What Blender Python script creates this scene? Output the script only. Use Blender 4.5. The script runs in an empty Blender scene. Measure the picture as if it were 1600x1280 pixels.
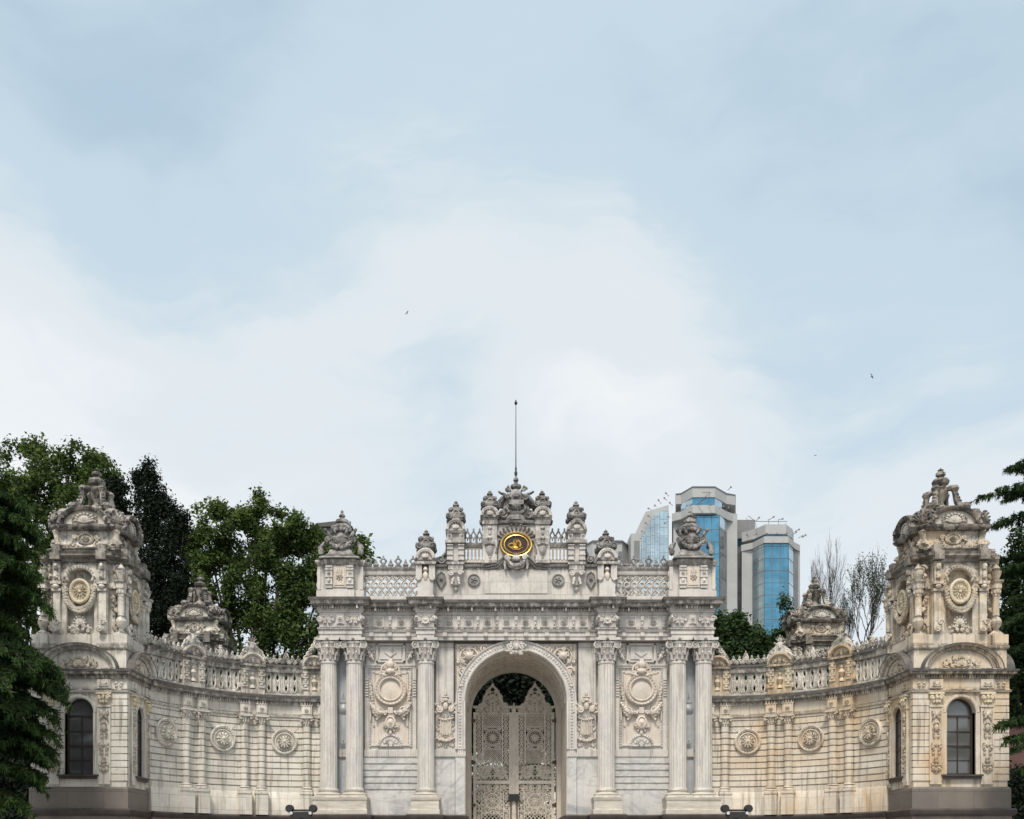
# Ceremonial palace gate with curved wings and corner pavilions under a thin overcast sky
SKYBASE = 0.55
SKYCOLS = [(0.0, (.46, .60, .72)), (.35, (.58, .71, .80)), (.65, (.775, .835, .87)), (1.0, (.925, .94, .945))]
SKYBANKS = [(620, 430, .24, .09), (650, 560, .12, .10), (40, 640, .15, .42), (270, 370, .16, -.06), (1080, 520, .22, .09), (1010, 650, .15, .24), (1520, 740, .16, .26), (200, 700, .14, .2),
            (1470, 180, .30, -.26), (1280, 660, .22, .16), (300, 250, .14, -.06), (1590, 420, .16, -.14), (260, 520, .12, -.14), (420, 380, .2, .05), (120, 330, .16, -.10), (700, 720, .10, -.18), (150, 100, .32, -.15), (800, -20, .3, -.22), (1330, 840, .07, -.16)]
import bpy, math, random
from mathutils import Matrix, Vector, noise
R = math.radians
PI = math.pi
scn = bpy.context.scene
col = scn.collection

# ------------------------------------------------------------------ camera
F = 1450.0                     # focal length in photo pixels (1600 wide)
CAMX, EYE, DIST = -1.3, 1.7, 45.3
cd = bpy.data.cameras.new('camera')
cam = bpy.data.objects.new('camera', cd)
col.objects.link(cam)
cam.location = (CAMX, -DIST, EYE)
cam.rotation_euler = (R(90), 0, 0)
cd.sensor_width = 36.0
cd.lens = 36.0 * F / 1600
cd.shift_x = (800 - 764.4) / 1600
cd.shift_y = (1335 - 640) / 1600
cd.clip_start = 0.1
cd.clip_end = 3000
scn.camera = cam
scn.view_settings.view_transform = 'Standard'
scn.view_settings.look = 'None'
scn.view_settings.exposure = 0.31
scn.view_settings.gamma = 1.0

# measured photo pixel -> metres on a plane `d` metres in front of the gate wall
def PX(px, d=0.0): return (px - 764.4) * (DIST - d) / F + CAMX
def PZ(py, d=0.0): return EYE + (1335 - py) * (DIST - d) / F

# ------------------------------------------------------------------ world and sun
SUN_EL, SUN_AZ = R(58), R(192)          # azimuth clockwise from +Y: high, behind the camera and a little to the left
w = bpy.data.worlds.new('World'); scn.world = w
w.use_nodes = True
nt = w.node_tree
for n in list(nt.nodes): nt.nodes.remove(n)
def wn(t, **k):
    n = nt.nodes.new(t)
    for a, b in k.items(): setattr(n, a, b)
    return n
def wl(a, b): nt.links.new(a, b)
def wmath(op, a, b=None, c=None, clamp=False):
    n = wn('ShaderNodeMath', operation=op); n.use_clamp = clamp
    for i, v in enumerate((a, b, c)):
        if v is None: continue
        if isinstance(v, (int, float)): n.inputs[i].default_value = v
        else: wl(v, n.inputs[i])
    return n.outputs[0]
out = wn('ShaderNodeOutputWorld'); bg = wn('ShaderNodeBackground')
bg.inputs['Strength'].default_value = 0.1
wl(bg.outputs[0], out.inputs[0])
sky = wn('ShaderNodeTexSky', sky_type='NISHITA')
sky.sun_disc = False; sky.sun_elevation = SUN_EL; sky.sun_rotation = SUN_AZ
sky.air_density = 1.0; sky.dust_density = 0.6; sky.ozone_density = 1.0
tc = wn('ShaderNodeTexCoord')
nrm = wn('ShaderNodeVectorMath', operation='NORMALIZE'); wl(tc.outputs['Generated'], nrm.inputs[0])
D = nrm.outputs[0]
# domain warp so the cloud sheets are ragged and streaky
n1 = wn('ShaderNodeTexNoise'); n1.inputs['Scale'].default_value = 2.6; n1.inputs['Detail'].default_value = 5; n1.inputs['Roughness'].default_value = 0.5
wl(D, n1.inputs['Vector'])
sub = wn('ShaderNodeVectorMath', operation='SUBTRACT'); wl(n1.outputs['Color'], sub.inputs[0]); sub.inputs[1].default_value = (0.5, 0.5, 0.5)
scl = wn('ShaderNodeVectorMath', operation='SCALE'); wl(sub.outputs[0], scl.inputs[0]); scl.inputs['Scale'].default_value = 0.30
wadd = wn('ShaderNodeVectorMath', operation='ADD'); wl(D, wadd.inputs[0]); wl(scl.outputs[0], wadd.inputs[1])
DW = wadd.outputs[0]
# broad streaks of high cloud
mp = wn('ShaderNodeMapping'); mp.inputs['Rotation'].default_value = (0, R(28), 0); mp.inputs['Scale'].default_value = (1.1, 1.5, 3.0)
wl(DW, mp.inputs[0])
n2 = wn('ShaderNodeTexNoise'); n2.inputs['Scale'].default_value = 1.6; n2.inputs['Detail'].default_value = 6; n2.inputs['Roughness'].default_value = 0.48
wl(mp.outputs[0], n2.inputs['Vector'])
acc = wmath('MULTIPLY', wmath('SUBTRACT', n2.outputs['Fac'], 0.5), 1.0)
mp3 = wn('ShaderNodeMapping'); mp3.inputs['Rotation'].default_value = (0, R(-32), R(10)); mp3.inputs['Scale'].default_value = (1.2, 1.5, 5.0); wl(DW, mp3.inputs[0])
n3 = wn('ShaderNodeTexNoise'); n3.inputs['Scale'].default_value = 3.2; n3.inputs['Detail'].default_value = 8; n3.inputs['Roughness'].default_value = 0.6; wl(mp3.outputs[0], n3.inputs['Vector'])
acc = wmath('ADD', acc, wmath('MULTIPLY', wmath('SUBTRACT', n3.outputs['Fac'], 0.5), 0.55))
def skydir(px, py):
    v = Vector(((px - 764.4) / F, 1.0, (1335 - py) / F)); v.normalize(); return v
# thick bright banks (+) and thinner bluish windows (-): px, py, radius (rad), weight
BANKS = SKYBANKS
for px, py, rad, wt in BANKS:
    v = skydir(px, py)
    ds = wn('ShaderNodeVectorMath', operation='DISTANCE'); wl(DW, ds.inputs[0]); ds.inputs[1].default_value = v
    q = wmath('DIVIDE', ds.outputs['Value'], rad)
    g = wmath('EXPONENT', wmath('MULTIPLY', wmath('MULTIPLY', q, q), -1.0))
    acc = wmath('ADD', acc, wmath('MULTIPLY', g, wt))
cover = wmath('ADD', acc, SKYBASE)
ramp = wn('ShaderNodeValToRGB'); wl(cover, ramp.inputs[0])
cr = ramp.color_ramp; cr.interpolation = 'EASE'
cols = SKYCOLS
cr.elements[0].position = cols[0][0]; cr.elements[0].color = (*cols[0][1], 1)
cr.elements[1].position = cols[-1][0]; cr.elements[1].color = (*cols[-1][1], 1)
for p_, c_ in cols[1:-1]:
    e = cr.elements.new(p_); e.color = (*c_, 1)
sc10 = wn('ShaderNodeVectorMath', operation='SCALE'); wl(ramp.outputs[0], sc10.inputs[0]); sc10.inputs['Scale'].default_value = 8.4
mixc = wn('ShaderNodeMix', data_type='RGBA'); mixc.inputs[0].default_value = 0.92
wl(sky.outputs[0], mixc.inputs[6]); wl(sc10.outputs[0], mixc.inputs[7])
# the sun shining through the cloud sheet behind the camera
sv = Vector((math.sin(SUN_AZ) * math.cos(SUN_EL), math.cos(SUN_AZ) * math.cos(SUN_EL), math.sin(SUN_EL)))
ds = wn('ShaderNodeVectorMath', operation='DISTANCE'); wl(D, ds.inputs[0]); ds.inputs[1].default_value = sv
q = wmath('DIVIDE', ds.outputs['Value'], 0.62)
g = wmath('EXPONENT', wmath('MULTIPLY', wmath('MULTIPLY', q, q), -1.0))
gl = wn('ShaderNodeVectorMath', operation='SCALE'); gl.inputs[0].default_value = (1.0, 0.97, 0.92); wl(wmath('MULTIPLY', g, 5.0), gl.inputs['Scale'])
addg = wn('ShaderNodeVectorMath', operation='ADD'); wl(mixc.outputs[2], addg.inputs[0]); wl(gl.outputs[0], addg.inputs[1])
wl(addg.outputs[0], bg.inputs['Color'])
sd = bpy.data.lights.new('sun', 'SUN'); sd.energy = 3.0; sd.angle = R(14); sd.color = (1.0, 0.925, 0.82)
so = bpy.data.objects.new('sun', sd); col.objects.link(so)
so.rotation_euler = (-sv).to_track_quat('-Z', 'Y').to_euler()

# ------------------------------------------------------------------ materials
def newmat(name):
    m = bpy.data.materials.new(name); m.use_nodes = True
    t = m.node_tree
    return m, t, t.nodes['Principled BSDF']
class NT:
    def __init__(s, t): s.t = t
    def n(s, ty, **k):
        o = s.t.nodes.new(ty)
        for a, b in k.items(): setattr(o, a, b)
        return o
    def l(s, a, b): s.t.links.new(a, b)
    def put(s, sock, v):
        if isinstance(v, (int, float)): sock.default_value = v
        elif isinstance(v, tuple): sock.default_value = v if len(v) == 4 or sock.type == 'VECTOR' else (*v, 1)
        else: s.l(v, sock)
    def math(s, op, a, b=None, clamp=False):
        o = s.n('ShaderNodeMath', operation=op); o.use_clamp = clamp
        s.put(o.inputs[0], a)
        if b is not None: s.put(o.inputs[1], b)
        return o.outputs[0]
    def noise(s, vec, scale, detail=4, rough=.55, dist=0.0):
        o = s.n('ShaderNodeTexNoise'); o.inputs['Scale'].default_value = scale; o.inputs['Detail'].default_value = detail
        o.inputs['Roughness'].default_value = rough; o.inputs['Distortion'].default_value = dist
        s.l(vec, o.inputs['Vector']); return o.outputs['Fac']
    def map(s, vec, scale=(1, 1, 1), rot=(0, 0, 0), loc=(0, 0, 0)):
        o = s.n('ShaderNodeMapping'); s.l(vec, o.inputs[0]); o.inputs['Scale'].default_value = scale
        o.inputs['Rotation'].default_value = rot; o.inputs['Location'].default_value = loc; return o.outputs[0]
    def ramp(s, f, a, b, ca=0.0, cb=1.0):
        o = s.n('ShaderNodeMapRange'); o.inputs[1].default_value = a; o.inputs[2].default_value = b
        o.inputs[3].default_value = ca; o.inputs[4].default_value = cb; o.interpolation_type = 'SMOOTHSTEP'
        s.l(f, o.inputs[0]); return o.outputs[0]
    def mix(s, f, a, b, mode='MIX'):
        o = s.n('ShaderNodeMix', data_type='RGBA', blend_type=mode)
        s.put(o.inputs[0], f); s.put(o.inputs[6], a); s.put(o.inputs[7], b); return o.outputs[2]

def stone(name, base, alt, vein=None, vein_amt=0.3, grime=0.5, streak=0.5, patina=(15.0, 18.5, .55), joints=None, warm=0.0, rough=.62, veinscale=(1, 1, 1), crust=1.0, bands=(), zoff=0.0):
    m, t, bs = newmat(name); N = NT(t)
    geo = N.n('ShaderNodeNewGeometry'); P = geo.outputs['Position']; NO = geo.outputs['Normal']
    sx = N.n('ShaderNodeSeparateXYZ'); N.l(P, sx.inputs[0]); X, Y, Z = sx.outputs
    sn = N.n('ShaderNodeSeparateXYZ'); N.l(NO, sn.inputs[0]); NZ = sn.outputs[2]
    c = N.mix(N.ramp(N.noise(P, .9, 6), .35, .65), base, alt)
    c = N.mix(N.ramp(N.noise(P, 7.0, 5, .65), .3, .75, 0, .4), c, tuple(v * .8 for v in base))
    if joints:      # slight block to block colour change and fine joints
        cx = N.n('ShaderNodeCombineXYZ'); N.l(X, cx.inputs[0]); N.l(N.math('SUBTRACT', Z, zoff), cx.inputs[1])
        br = N.n('ShaderNodeTexBrick'); N.l(cx.outputs[0], br.inputs['Vector']); br.inputs['Scale'].default_value = 1.0
        br.inputs['Brick Width'].default_value = joints[0]; br.inputs['Row Height'].default_value = joints[1]
        br.inputs['Mortar Size'].default_value = .012; br.inputs['Color1'].default_value = (1, 1, 1, 1); br.inputs['Color2'].default_value = (.84, .82, .80, 1)
        br.inputs['Mortar'].default_value = (.5, .47, .44, 1)
        c = N.mix(.75, c, br.outputs['Color'], 'MULTIPLY')
    if warm > 0:    # iron and lichen stained stone on the right-hand side of the gate
        wx = N.ramp(X, 8.0, 13.0)
        wn_ = N.ramp(N.noise(P, .55, 4), .36, .66)
        c = N.mix(N.math('MULTIPLY', wx, N.math('MULTIPLY', N.math('ADD', N.math('MULTIPLY', wn_, .7), .3), warm)), c, (.56, .40, .23))
        pk = N.ramp(N.noise(N.map(P, (1, 1, .5), loc=(31, 7, 3)), .8, 3), .56, .72)
        c = N.mix(N.math('MULTIPLY', wx, N.math('MULTIPLY', pk, warm * .6)), c, (.52, .30, .13))
    if vein:
        W = N.noise(N.map(P, veinscale), 1.1, 7, .6, 1.8)
        v = N.math('ABSOLUTE', N.math('SUBTRACT', W, .5))
        vm = N.ramp(v, 0.0, .055, 1.0, 0.0)
        v2 = N.ramp(N.noise(N.map(P, veinscale, loc=(9, 2, 5)), .9, 5, .6, 1.2), .5, .72)
        c = N.mix(N.math('MULTIPLY', N.math('ADD', N.math('MULTIPLY', vm, .55), N.math('MULTIPLY', v2, .8)), vein_amt, True), c, vein)
    # rain streaks running down
    st = N.ramp(N.noise(N.map(P, (3.2, 3.2, .22)), 1.6, 5, .6), .53, .66)
    c = N.mix(N.math('MULTIPLY', st, streak * .5), c, (.16, .135, .11))
    st2 = N.ramp(N.noise(N.map(P, (9, 9, .5), loc=(4, 8, 1)), 1.2, 3, .6), .56, .76)
    c = N.mix(N.math('MULTIPLY', st2, streak * .3), c, (.12, .10, .085))
    # soot and lichen runs at the projecting mouldings, with under-cornice shade painted in
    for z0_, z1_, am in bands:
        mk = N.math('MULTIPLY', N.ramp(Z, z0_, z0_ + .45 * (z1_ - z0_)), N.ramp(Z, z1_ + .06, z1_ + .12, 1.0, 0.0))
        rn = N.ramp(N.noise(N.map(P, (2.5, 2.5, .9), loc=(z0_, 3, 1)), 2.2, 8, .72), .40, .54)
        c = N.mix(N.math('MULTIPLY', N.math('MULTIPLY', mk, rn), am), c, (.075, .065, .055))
    # soot on weathered tops
    up = N.ramp(NZ, .35, .8)
    un = N.ramp(N.noise(P, 2.6, 7, .7), .40, .54)
    c = N.mix(N.math('MULTIPLY', up, N.math('MULTIPLY', un, grime)), c, (.06, .055, .05))
    # black weathering crust in patches, heavier on the exposed crests
    hi = N.ramp(Z, patina[0], patina[1], 0.12, 1.0)
    cn = N.ramp(N.noise(P, 2.4, 9, .75), .46, .56)
    c = N.mix(N.math('MULTIPLY', N.math('MULTIPLY', hi, patina[2] * crust), N.math('ADD', N.math('MULTIPLY', cn, .9), .1)), c, (.055, .05, .045))
    N.l(c, bs.inputs['Base Color']); bs.inputs['Roughness'].default_value = rough
    b = N.n('ShaderNodeBump'); b.inputs['Strength'].default_value = .35; b.inputs['Distance'].default_value = .03
    N.l(N.noise(P, 14, 6, .7), b.inputs['Height']); N.l(b.outputs[0], bs.inputs['Normal'])
    return m
def plain(name, c, rough=.6, metal=0.0, var=.25, scale=2.0, bump=0.0, spec=None):
    m, t, bs = newmat(name); N = NT(t)
    tcn = N.n('ShaderNodeNewGeometry')
    f = N.ramp(N.noise(tcn.outputs['Position'], scale, 5), .3, .7)
    N.l(N.mix(f, c, tuple(v * (1 - var) for v in c)), bs.inputs['Base Color'])
    bs.inputs['Roughness'].default_value = rough; bs.inputs['Metallic'].default_value = metal
    if spec is not None: bs.inputs['Specular IOR Level'].default_value = spec
    if bump:
        b = N.n('ShaderNodeBump'); b.inputs['Strength'].default_value = bump; b.inputs['Distance'].default_value = .02
        N.l(N.noise(tcn.outputs['Position'], scale * 6, 4), b.inputs['Height']); N.l(b.outputs[0], bs.inputs['Normal'])
    return m
def leafmat(name, dark, light, back=.25):
    m, t, bs = newmat(name); N = NT(t)
    geo = N.n('ShaderNodeNewGeometry')
    rnd = geo.outputs['Random Per Island']
    big = N.ramp(N.noise(geo.outputs['Position'], .45, 3), .36, .66)
    c = N.mix(N.math('ADD', N.math('MULTIPLY', rnd, .5), N.math('MULTIPLY', big, .5)), dark, light)
    N.l(c, bs.inputs['Base Color']); bs.inputs['Roughness'].default_value = .85; bs.inputs['Specular IOR Level'].default_value = .2
    tr = N.n('ShaderNodeBsdfTranslucent'); N.l(c, tr.inputs['Color'])
    mx = N.n('ShaderNodeMixShader'); mx.inputs[0].default_value = back
    N.l(bs.outputs[0], mx.inputs[1]); N.l(tr.outputs[0], mx.inputs[2])
    N.l(mx.outputs[0], t.nodes['Material Output'].inputs[0])
    return m
M = {}
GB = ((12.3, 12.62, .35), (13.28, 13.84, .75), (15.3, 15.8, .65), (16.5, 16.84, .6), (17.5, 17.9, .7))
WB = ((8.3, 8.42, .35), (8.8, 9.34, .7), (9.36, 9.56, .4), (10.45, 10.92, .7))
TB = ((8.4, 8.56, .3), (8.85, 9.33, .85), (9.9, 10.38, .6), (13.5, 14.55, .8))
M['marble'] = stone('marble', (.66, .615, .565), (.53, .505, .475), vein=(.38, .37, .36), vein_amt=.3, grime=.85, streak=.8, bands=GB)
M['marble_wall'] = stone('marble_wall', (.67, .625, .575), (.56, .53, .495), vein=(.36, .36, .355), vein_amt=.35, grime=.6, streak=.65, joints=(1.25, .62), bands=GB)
M['marble_warm'] = stone('marble_warm', (.66, .575, .485), (.57, .51, .45), grime=.75, streak=.6)
M['marble_vein'] = stone('marble_vein', (.61, .59, .555), (.52, .51, .49), vein=(.25, .26, .265), vein_amt=.7, streak=.35, rough=.4, veinscale=(.35, .35, .5))
M['marble_blue'] = stone('marble_blue', (.36, .39, .41), (.44, .455, .46), vein=(.52, .54, .56), vein_amt=.5, streak=.35, rough=.4, veinscale=(2, 2, .6))
M['marble_column'] = stone('marble_column', (.68, .63, .57), (.57, .55, .52), vein=(.37, .37, .365), vein_amt=.45, streak=.75, rough=.45, veinscale=(2.2, 2.2, .35))
M['marble_band'] = stone('marble_band', (.62, .57, .49), (.55, .52, .47), vein=(.42, .36, .29), vein_amt=.6, streak=.2, veinscale=(.3, .3, 4))
M['pedestal'] = stone('pedestal_marble', (.66, .60, .52), (.56, .52, .46), vein=(.38, .32, .25), vein_amt=.7, streak=.2, veinscale=(.25, .25, 3))
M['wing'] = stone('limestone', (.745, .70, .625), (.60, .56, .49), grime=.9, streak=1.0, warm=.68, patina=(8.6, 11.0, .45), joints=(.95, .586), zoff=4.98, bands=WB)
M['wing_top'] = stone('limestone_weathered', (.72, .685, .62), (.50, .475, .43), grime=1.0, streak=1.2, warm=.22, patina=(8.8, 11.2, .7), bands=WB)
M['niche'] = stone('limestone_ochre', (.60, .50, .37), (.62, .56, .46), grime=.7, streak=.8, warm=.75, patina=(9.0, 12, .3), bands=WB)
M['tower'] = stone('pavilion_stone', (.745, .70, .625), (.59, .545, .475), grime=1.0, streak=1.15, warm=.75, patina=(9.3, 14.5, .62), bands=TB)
M['tower_top'] = stone('pavilion_weathered_stone', (.42, .38, .33), (.13, .115, .10), grime=.95, streak=1.0, warm=.15, patina=(12.5, 15.3, 1.0))
M['ornament'] = stone('carved_stone', (.68, .61, .50), (.46, .41, .34), grime=.9, streak=.7, warm=.5, patina=(9.3, 15.0, .65))
M['crest'] = stone('sooty_marble', (.36, .345, .33), (.18, .175, .17), grime=.9, streak=.9, patina=(14.5, 17.0, .9))
M['plinth'] = stone('brown_plinth_stone', (.20, .172, .148), (.155, .135, .118), grime=.3, streak=.6, patina=(90, 99, 0), joints=(1.5, 1.3), zoff=.4)
M['ledge'] = plain('dark_ledge_stone', (.075, .06, .055), .5, var=.4, scale=2)
M['dado'] = plain('dado_stone', (.23, .185, .155), .55, var=.4, scale=1.0, bump=.3)
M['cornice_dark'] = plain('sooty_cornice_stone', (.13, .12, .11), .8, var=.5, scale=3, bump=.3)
M['gold'] = plain('gilding', (.95, .66, .22), .42, .9, var=.3, scale=9)
M['gilt_relief'] = stone('ochre_relief', (.70, .60, .42), (.60, .52, .40), grime=.5, streak=.6)
M['maroon'] = plain('dark_maroon_enamel', (.035, .015, .010), .35, var=.3)
M['gate_paint'] = plain('beige_painted_iron', (.68, .61, .53), .5, 0.0, var=.22, scale=4)
M['dark_metal'] = plain('black_iron', (.02, .02, .02), .45, 0.0, var=.2)
M['lamp_glass'] = plain('lamp_lens', (.6, .6, .6), .15)
M['window_wood'] = plain('dark_brown_wood', (.045, .03, .025), .5)
M['rust'] = plain('rusty_iron', (.10, .06, .04), .6)
M['concrete'] = plain('pale_concrete', (.40, .405, .405), .8, var=.12, scale=.15)
M['concrete_dark'] = plain('grey_concrete', (.20, .205, .21), .8, var=.2, scale=.2)
M['pink_wall'] = plain('pink_render', (.34, .18, .155), .8, var=.2, scale=.8)
M['roof'] = plain('grey_roof', (.10, .09, .085), .8)
M['pale_wall'] = plain('pale_render', (.78, .77, .74), .8, var=.08)
M['bark'] = plain('bark', (.085, .065, .05), .9, var=.4, scale=4, bump=.4)
M['bark_grey'] = plain('grey_bark', (.05, .042, .038), .9, var=.4, scale=4)
M['bird'] = plain('bird_feathers', (.05, .055, .06), .8)
M['leaf_plane'] = leafmat('plane_leaf', (.028, .052, .016), (.135, .195, .055), .35)
M['leaf_dark'] = leafmat('dark_leaf', (.016, .036, .014), (.055, .095, .030), .2)
M['leaf_cypress'] = leafmat('cypress_leaf', (.006, .010, .007), (.017, .026, .014), .05)
M['leaf_cedar'] = leafmat('cedar_needle', (.008, .020, .008), (.045, .085, .024), .15)
M['leaf_light'] = leafmat('pale_leaf', (.05, .065, .035), (.10, .12, .06))
def glass(name, c, rough=.08, grid=None, metal=.85):
    m, t, bs = newmat(name); N = NT(t)
    geo = N.n('ShaderNodeNewGeometry')
    f = N.ramp(N.noise(N.map(geo.outputs['Position'], (.2, .2, .35)), .7, 3), .35, .65)
    cc = N.mix(f, c, tuple(v * .78 for v in c))
    sx = N.n('ShaderNodeSeparateXYZ'); N.l(geo.outputs['Position'], sx.inputs[0]); cx = N.n('ShaderNodeCombineXYZ'); N.l(sx.outputs[0], cx.inputs[0]); N.l(sx.outputs[2], cx.inputs[1])
    br = N.n('ShaderNodeTexBrick'); br.offset = 0.0; N.l(cx.outputs[0], br.inputs['Vector']); br.inputs['Scale'].default_value = 1.0; br.inputs['Brick Width'].default_value = 2.9; br.inputs['Row Height'].default_value = 4.6; br.inputs['Mortar Size'].default_value = 0.0
    br.inputs['Color1'].default_value = (1, 1, 1, 1); br.inputs['Color2'].default_value = (.72, .74, .76, 1); cc = N.mix(.8, cc, br.outputs['Color'], 'MULTIPLY')
    N.l(cc, bs.inputs['Base Color']); bs.inputs['Roughness'].default_value = rough; bs.inputs['Metallic'].default_value = metal
    b = N.n('ShaderNodeBump'); b.inputs['Strength'].default_value = .06; b.inputs['Distance'].default_value = .5
    N.l(N.noise(geo.outputs['Position'], .25, 2), b.inputs['Height']); N.l(b.outputs[0], bs.inputs['Normal'])
    return m
M['glass_blue'] = glass('blue_mirror_glass', (.15, .38, .53))  # blue and pale facets: differing reflections put into the glass colour
M['glass_pale'] = glass('pale_mirror_glass', (.60, .73, .78))
M['glass_dark'] = glass('dark_mirror_glass', (.20, .215, .23), metal=.2)
M['leaf_tip'] = leafmat('cedar_tip', (.025, .06, .015), (.08, .14, .034), .25)  # new growth at the bough ends, with sunlit brightness put into the green
M['pane'] = glass('window_glass', (.20, .20, .195), .12, metal=.5)

# ------------------------------------------------------------------ mesh builder
class MB:
    def __init__(s, T=None): s.v = []; s.f = []; s.T = T
    def av(s, x, y, z):
        s.v.append(tuple(s.T(x, y, z)) if s.T else (x, y, z)); return len(s.v) - 1
    def face(s, *i): s.f.append(tuple(i))
    def box(s, x0, x1, y0, y1, z0, z1, tx=0.0, ty=0.0):
        """box; tx / ty pull the top in (or out if negative)"""
        a = [s.av(x0, y0, z0), s.av(x1, y0, z0), s.av(x1, y1, z0), s.av(x0, y1, z0),
             s.av(x0 + tx, y0 + ty, z1), s.av(x1 - tx, y0 + ty, z1), s.av(x1 - tx, y1 - ty, z1), s.av(x0 + tx, y1 - ty, z1)]
        for q in ((0, 3, 2, 1), (4, 5, 6, 7), (0, 1, 5, 4), (1, 2, 6, 5), (2, 3, 7, 6), (3, 0, 4, 7)): s.face(*[a[i] for i in q])
    def lathe(s, cx, cy, prof, n=12, mod=None, sq=0.0, a0=0.0, a1=2 * PI):
        """prof: [(r, z)] about the vertical axis; mod(phi) scales the radius"""
        full = abs(a1 - a0 - 2 * PI) < 1e-6
        k = n if full else n + 1
        rows = []
        for r, z in prof:
            row = []
            for i in range(k):
                a = a0 + (a1 - a0) * i / n
                rr = r * (mod(a) if mod else 1.0)
                if sq: 
                    ca, sa = abs(math.cos(a)), abs(math.sin(a)); rr *= (1 - sq) + sq / max(ca, sa)
                row.append(s.av(cx + rr * math.cos(a), cy + rr * math.sin(a), z))
            rows.append(row)
        for a, b in zip(rows, rows[1:]):
            for i in range(n):
                j = (i + 1) % k if full else i + 1
                s.face(a[i], a[j], b[j], b[i])
        s.face(*rows[0][::-1]); s.face(*rows[-1])
    def disc(s, cx, cz, prof, y=0.0, n=20, ex=1.0, ez=1.0, mod=None, a0=0.0, a1=2 * PI):
        """round boss facing -y; prof: [(r, out)] from rim to centre"""
        full = abs(a1 - a0 - 2 * PI) < 1e-6
        k = n if full else n + 1
        rows = []
        for r, o in prof:
            row = []
            for i in range(k):
                a = a0 + (a1 - a0) * i / n
                m = mod(a) if mod else 1.0
                row.append(s.av(cx + r * ex * math.cos(a) * m, y - o, cz + r * ez * math.sin(a) * m))
            rows.append(row)
        for a, b in zip(rows, rows[1:]):
            for i in range(n):
                j = (i + 1) % k if full else i + 1
                s.face(a[i], a[j], b[j], b[i])
        if prof[-1][0] > 1e-4: s.face(*rows[-1])
    def blob(s, cx, cy, cz, rx, ry=None, rz=None, n=7, m=4, rot=0.0):
        ry = rx if ry is None else ry; rz = rx if rz is None else rz
        c_, s_ = math.cos(rot), math.sin(rot)
        def P(dx, dy, dz):      # rotation in the xz plane
            return s.av(cx + dx * c_ - dz * s_, cy + dy, cz + dx * s_ + dz * c_)
        top = P(0, 0, rz); bot = P(0, 0, -rz); rows = []
        for j in range(1, m):
            a = PI * j / m
            rows.append([P(rx * math.sin(a) * math.cos(2 * PI * i / n), ry * math.sin(a) * math.sin(2 * PI * i / n), rz * math.cos(a)) for i in range(n)])
        for i in range(n):
            j = (i + 1) % n
            s.face(top, rows[0][i], rows[0][j])
            for a, b in zip(rows, rows[1:]): s.face(a[i], b[i], b[j], a[j])
            s.face(bot, rows[-1][j], rows[-1][i])
    def tube(s, pts, r, n=5, flat=1.0):
        pts = [Vector(p) for p in pts]; K = len(pts)
        rows = []; prev = None
        for k, p in enumerate(pts):
            d = (pts[min(k + 1, K - 1)] - pts[max(k - 1, 0)])
            if d.length < 1e-9: d = Vector((0, 0, 1))
            d.normalize()
            if prev is None:
                a = Vector((0, 1, 0)) if abs(d.y) < .9 else Vector((1, 0, 0))
                u = d.cross(a).normalized()
            else:
                u = (prev - d * prev.dot(d))
                u = u.normalized() if u.length > 1e-6 else d.orthogonal().normalized()
            prev = u; v = d.cross(u)
            rr = r[k] if isinstance(r, (list, tuple)) else r
            rows.append([s.av(*(p + u * (rr * math.cos(2 * PI * i / n)) + v * (rr * flat * math.sin(2 * PI * i / n)))) for i in range(n)])
        for a, b in zip(rows, rows[1:]):
            for i in range(n):
                j = (i + 1) % n; s.face(a[i], a[j], b[j], b[i])
        s.face(*rows[0][::-1]); s.face(*rows[-1])
    def ring(s, cx, cz, rx, rz, r, y=0.0, n=18, k=5, a0=0.0, a1=2 * PI):
        pts = [(cx + rx * math.cos(a0 + (a1 - a0) * i / n), y, cz + rz * math.sin(a0 + (a1 - a0) * i / n)) for i in range(n + 1)]
        s.tube(pts, r, k)
    def arc(s, cx, cz, r, y, prof, a0=0.0, a1=PI, n=24, ez=1.0):
        """closed profile [(dr, out)] swept round an arch in the facade plane"""
        rows = []
        for i in range(n + 1):
            a = a0 + (a1 - a0) * i / n
            rows.append([s.av(cx + (r + dr) * math.cos(a), y - o, cz + (r + dr) * math.sin(a) * ez) for dr, o in prof])
        k = len(prof)
        for a, b in zip(rows, rows[1:]):
            for i in range(k):
                j = (i + 1) % k; s.face(a[i], a[j], b[j], b[i])
        s.face(*rows[0]); s.face(*rows[-1][::-1])
    def prism(s, poly, y0, y1):
        a = [s.av(x, y0, z) for x, z in poly]; b = [s.av(x, y1, z) for x, z in poly]
        s.face(*a); s.face(*b[::-1]); k = len(poly)
        for i in range(k):
            j = (i + 1) % k; s.face(a[i], b[i], b[j], a[j])
    def plan(s, poly, z0, z1):
        a = [s.av(x, y, z0) for x, y in poly]; b = [s.av(x, y, z1) for x, y in poly]
        s.face(*a[::-1]); s.face(*b); k = len(poly)
        for i in range(k):
            j = (i + 1) % k; s.face(a[i], a[j], b[j], b[i])
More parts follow.
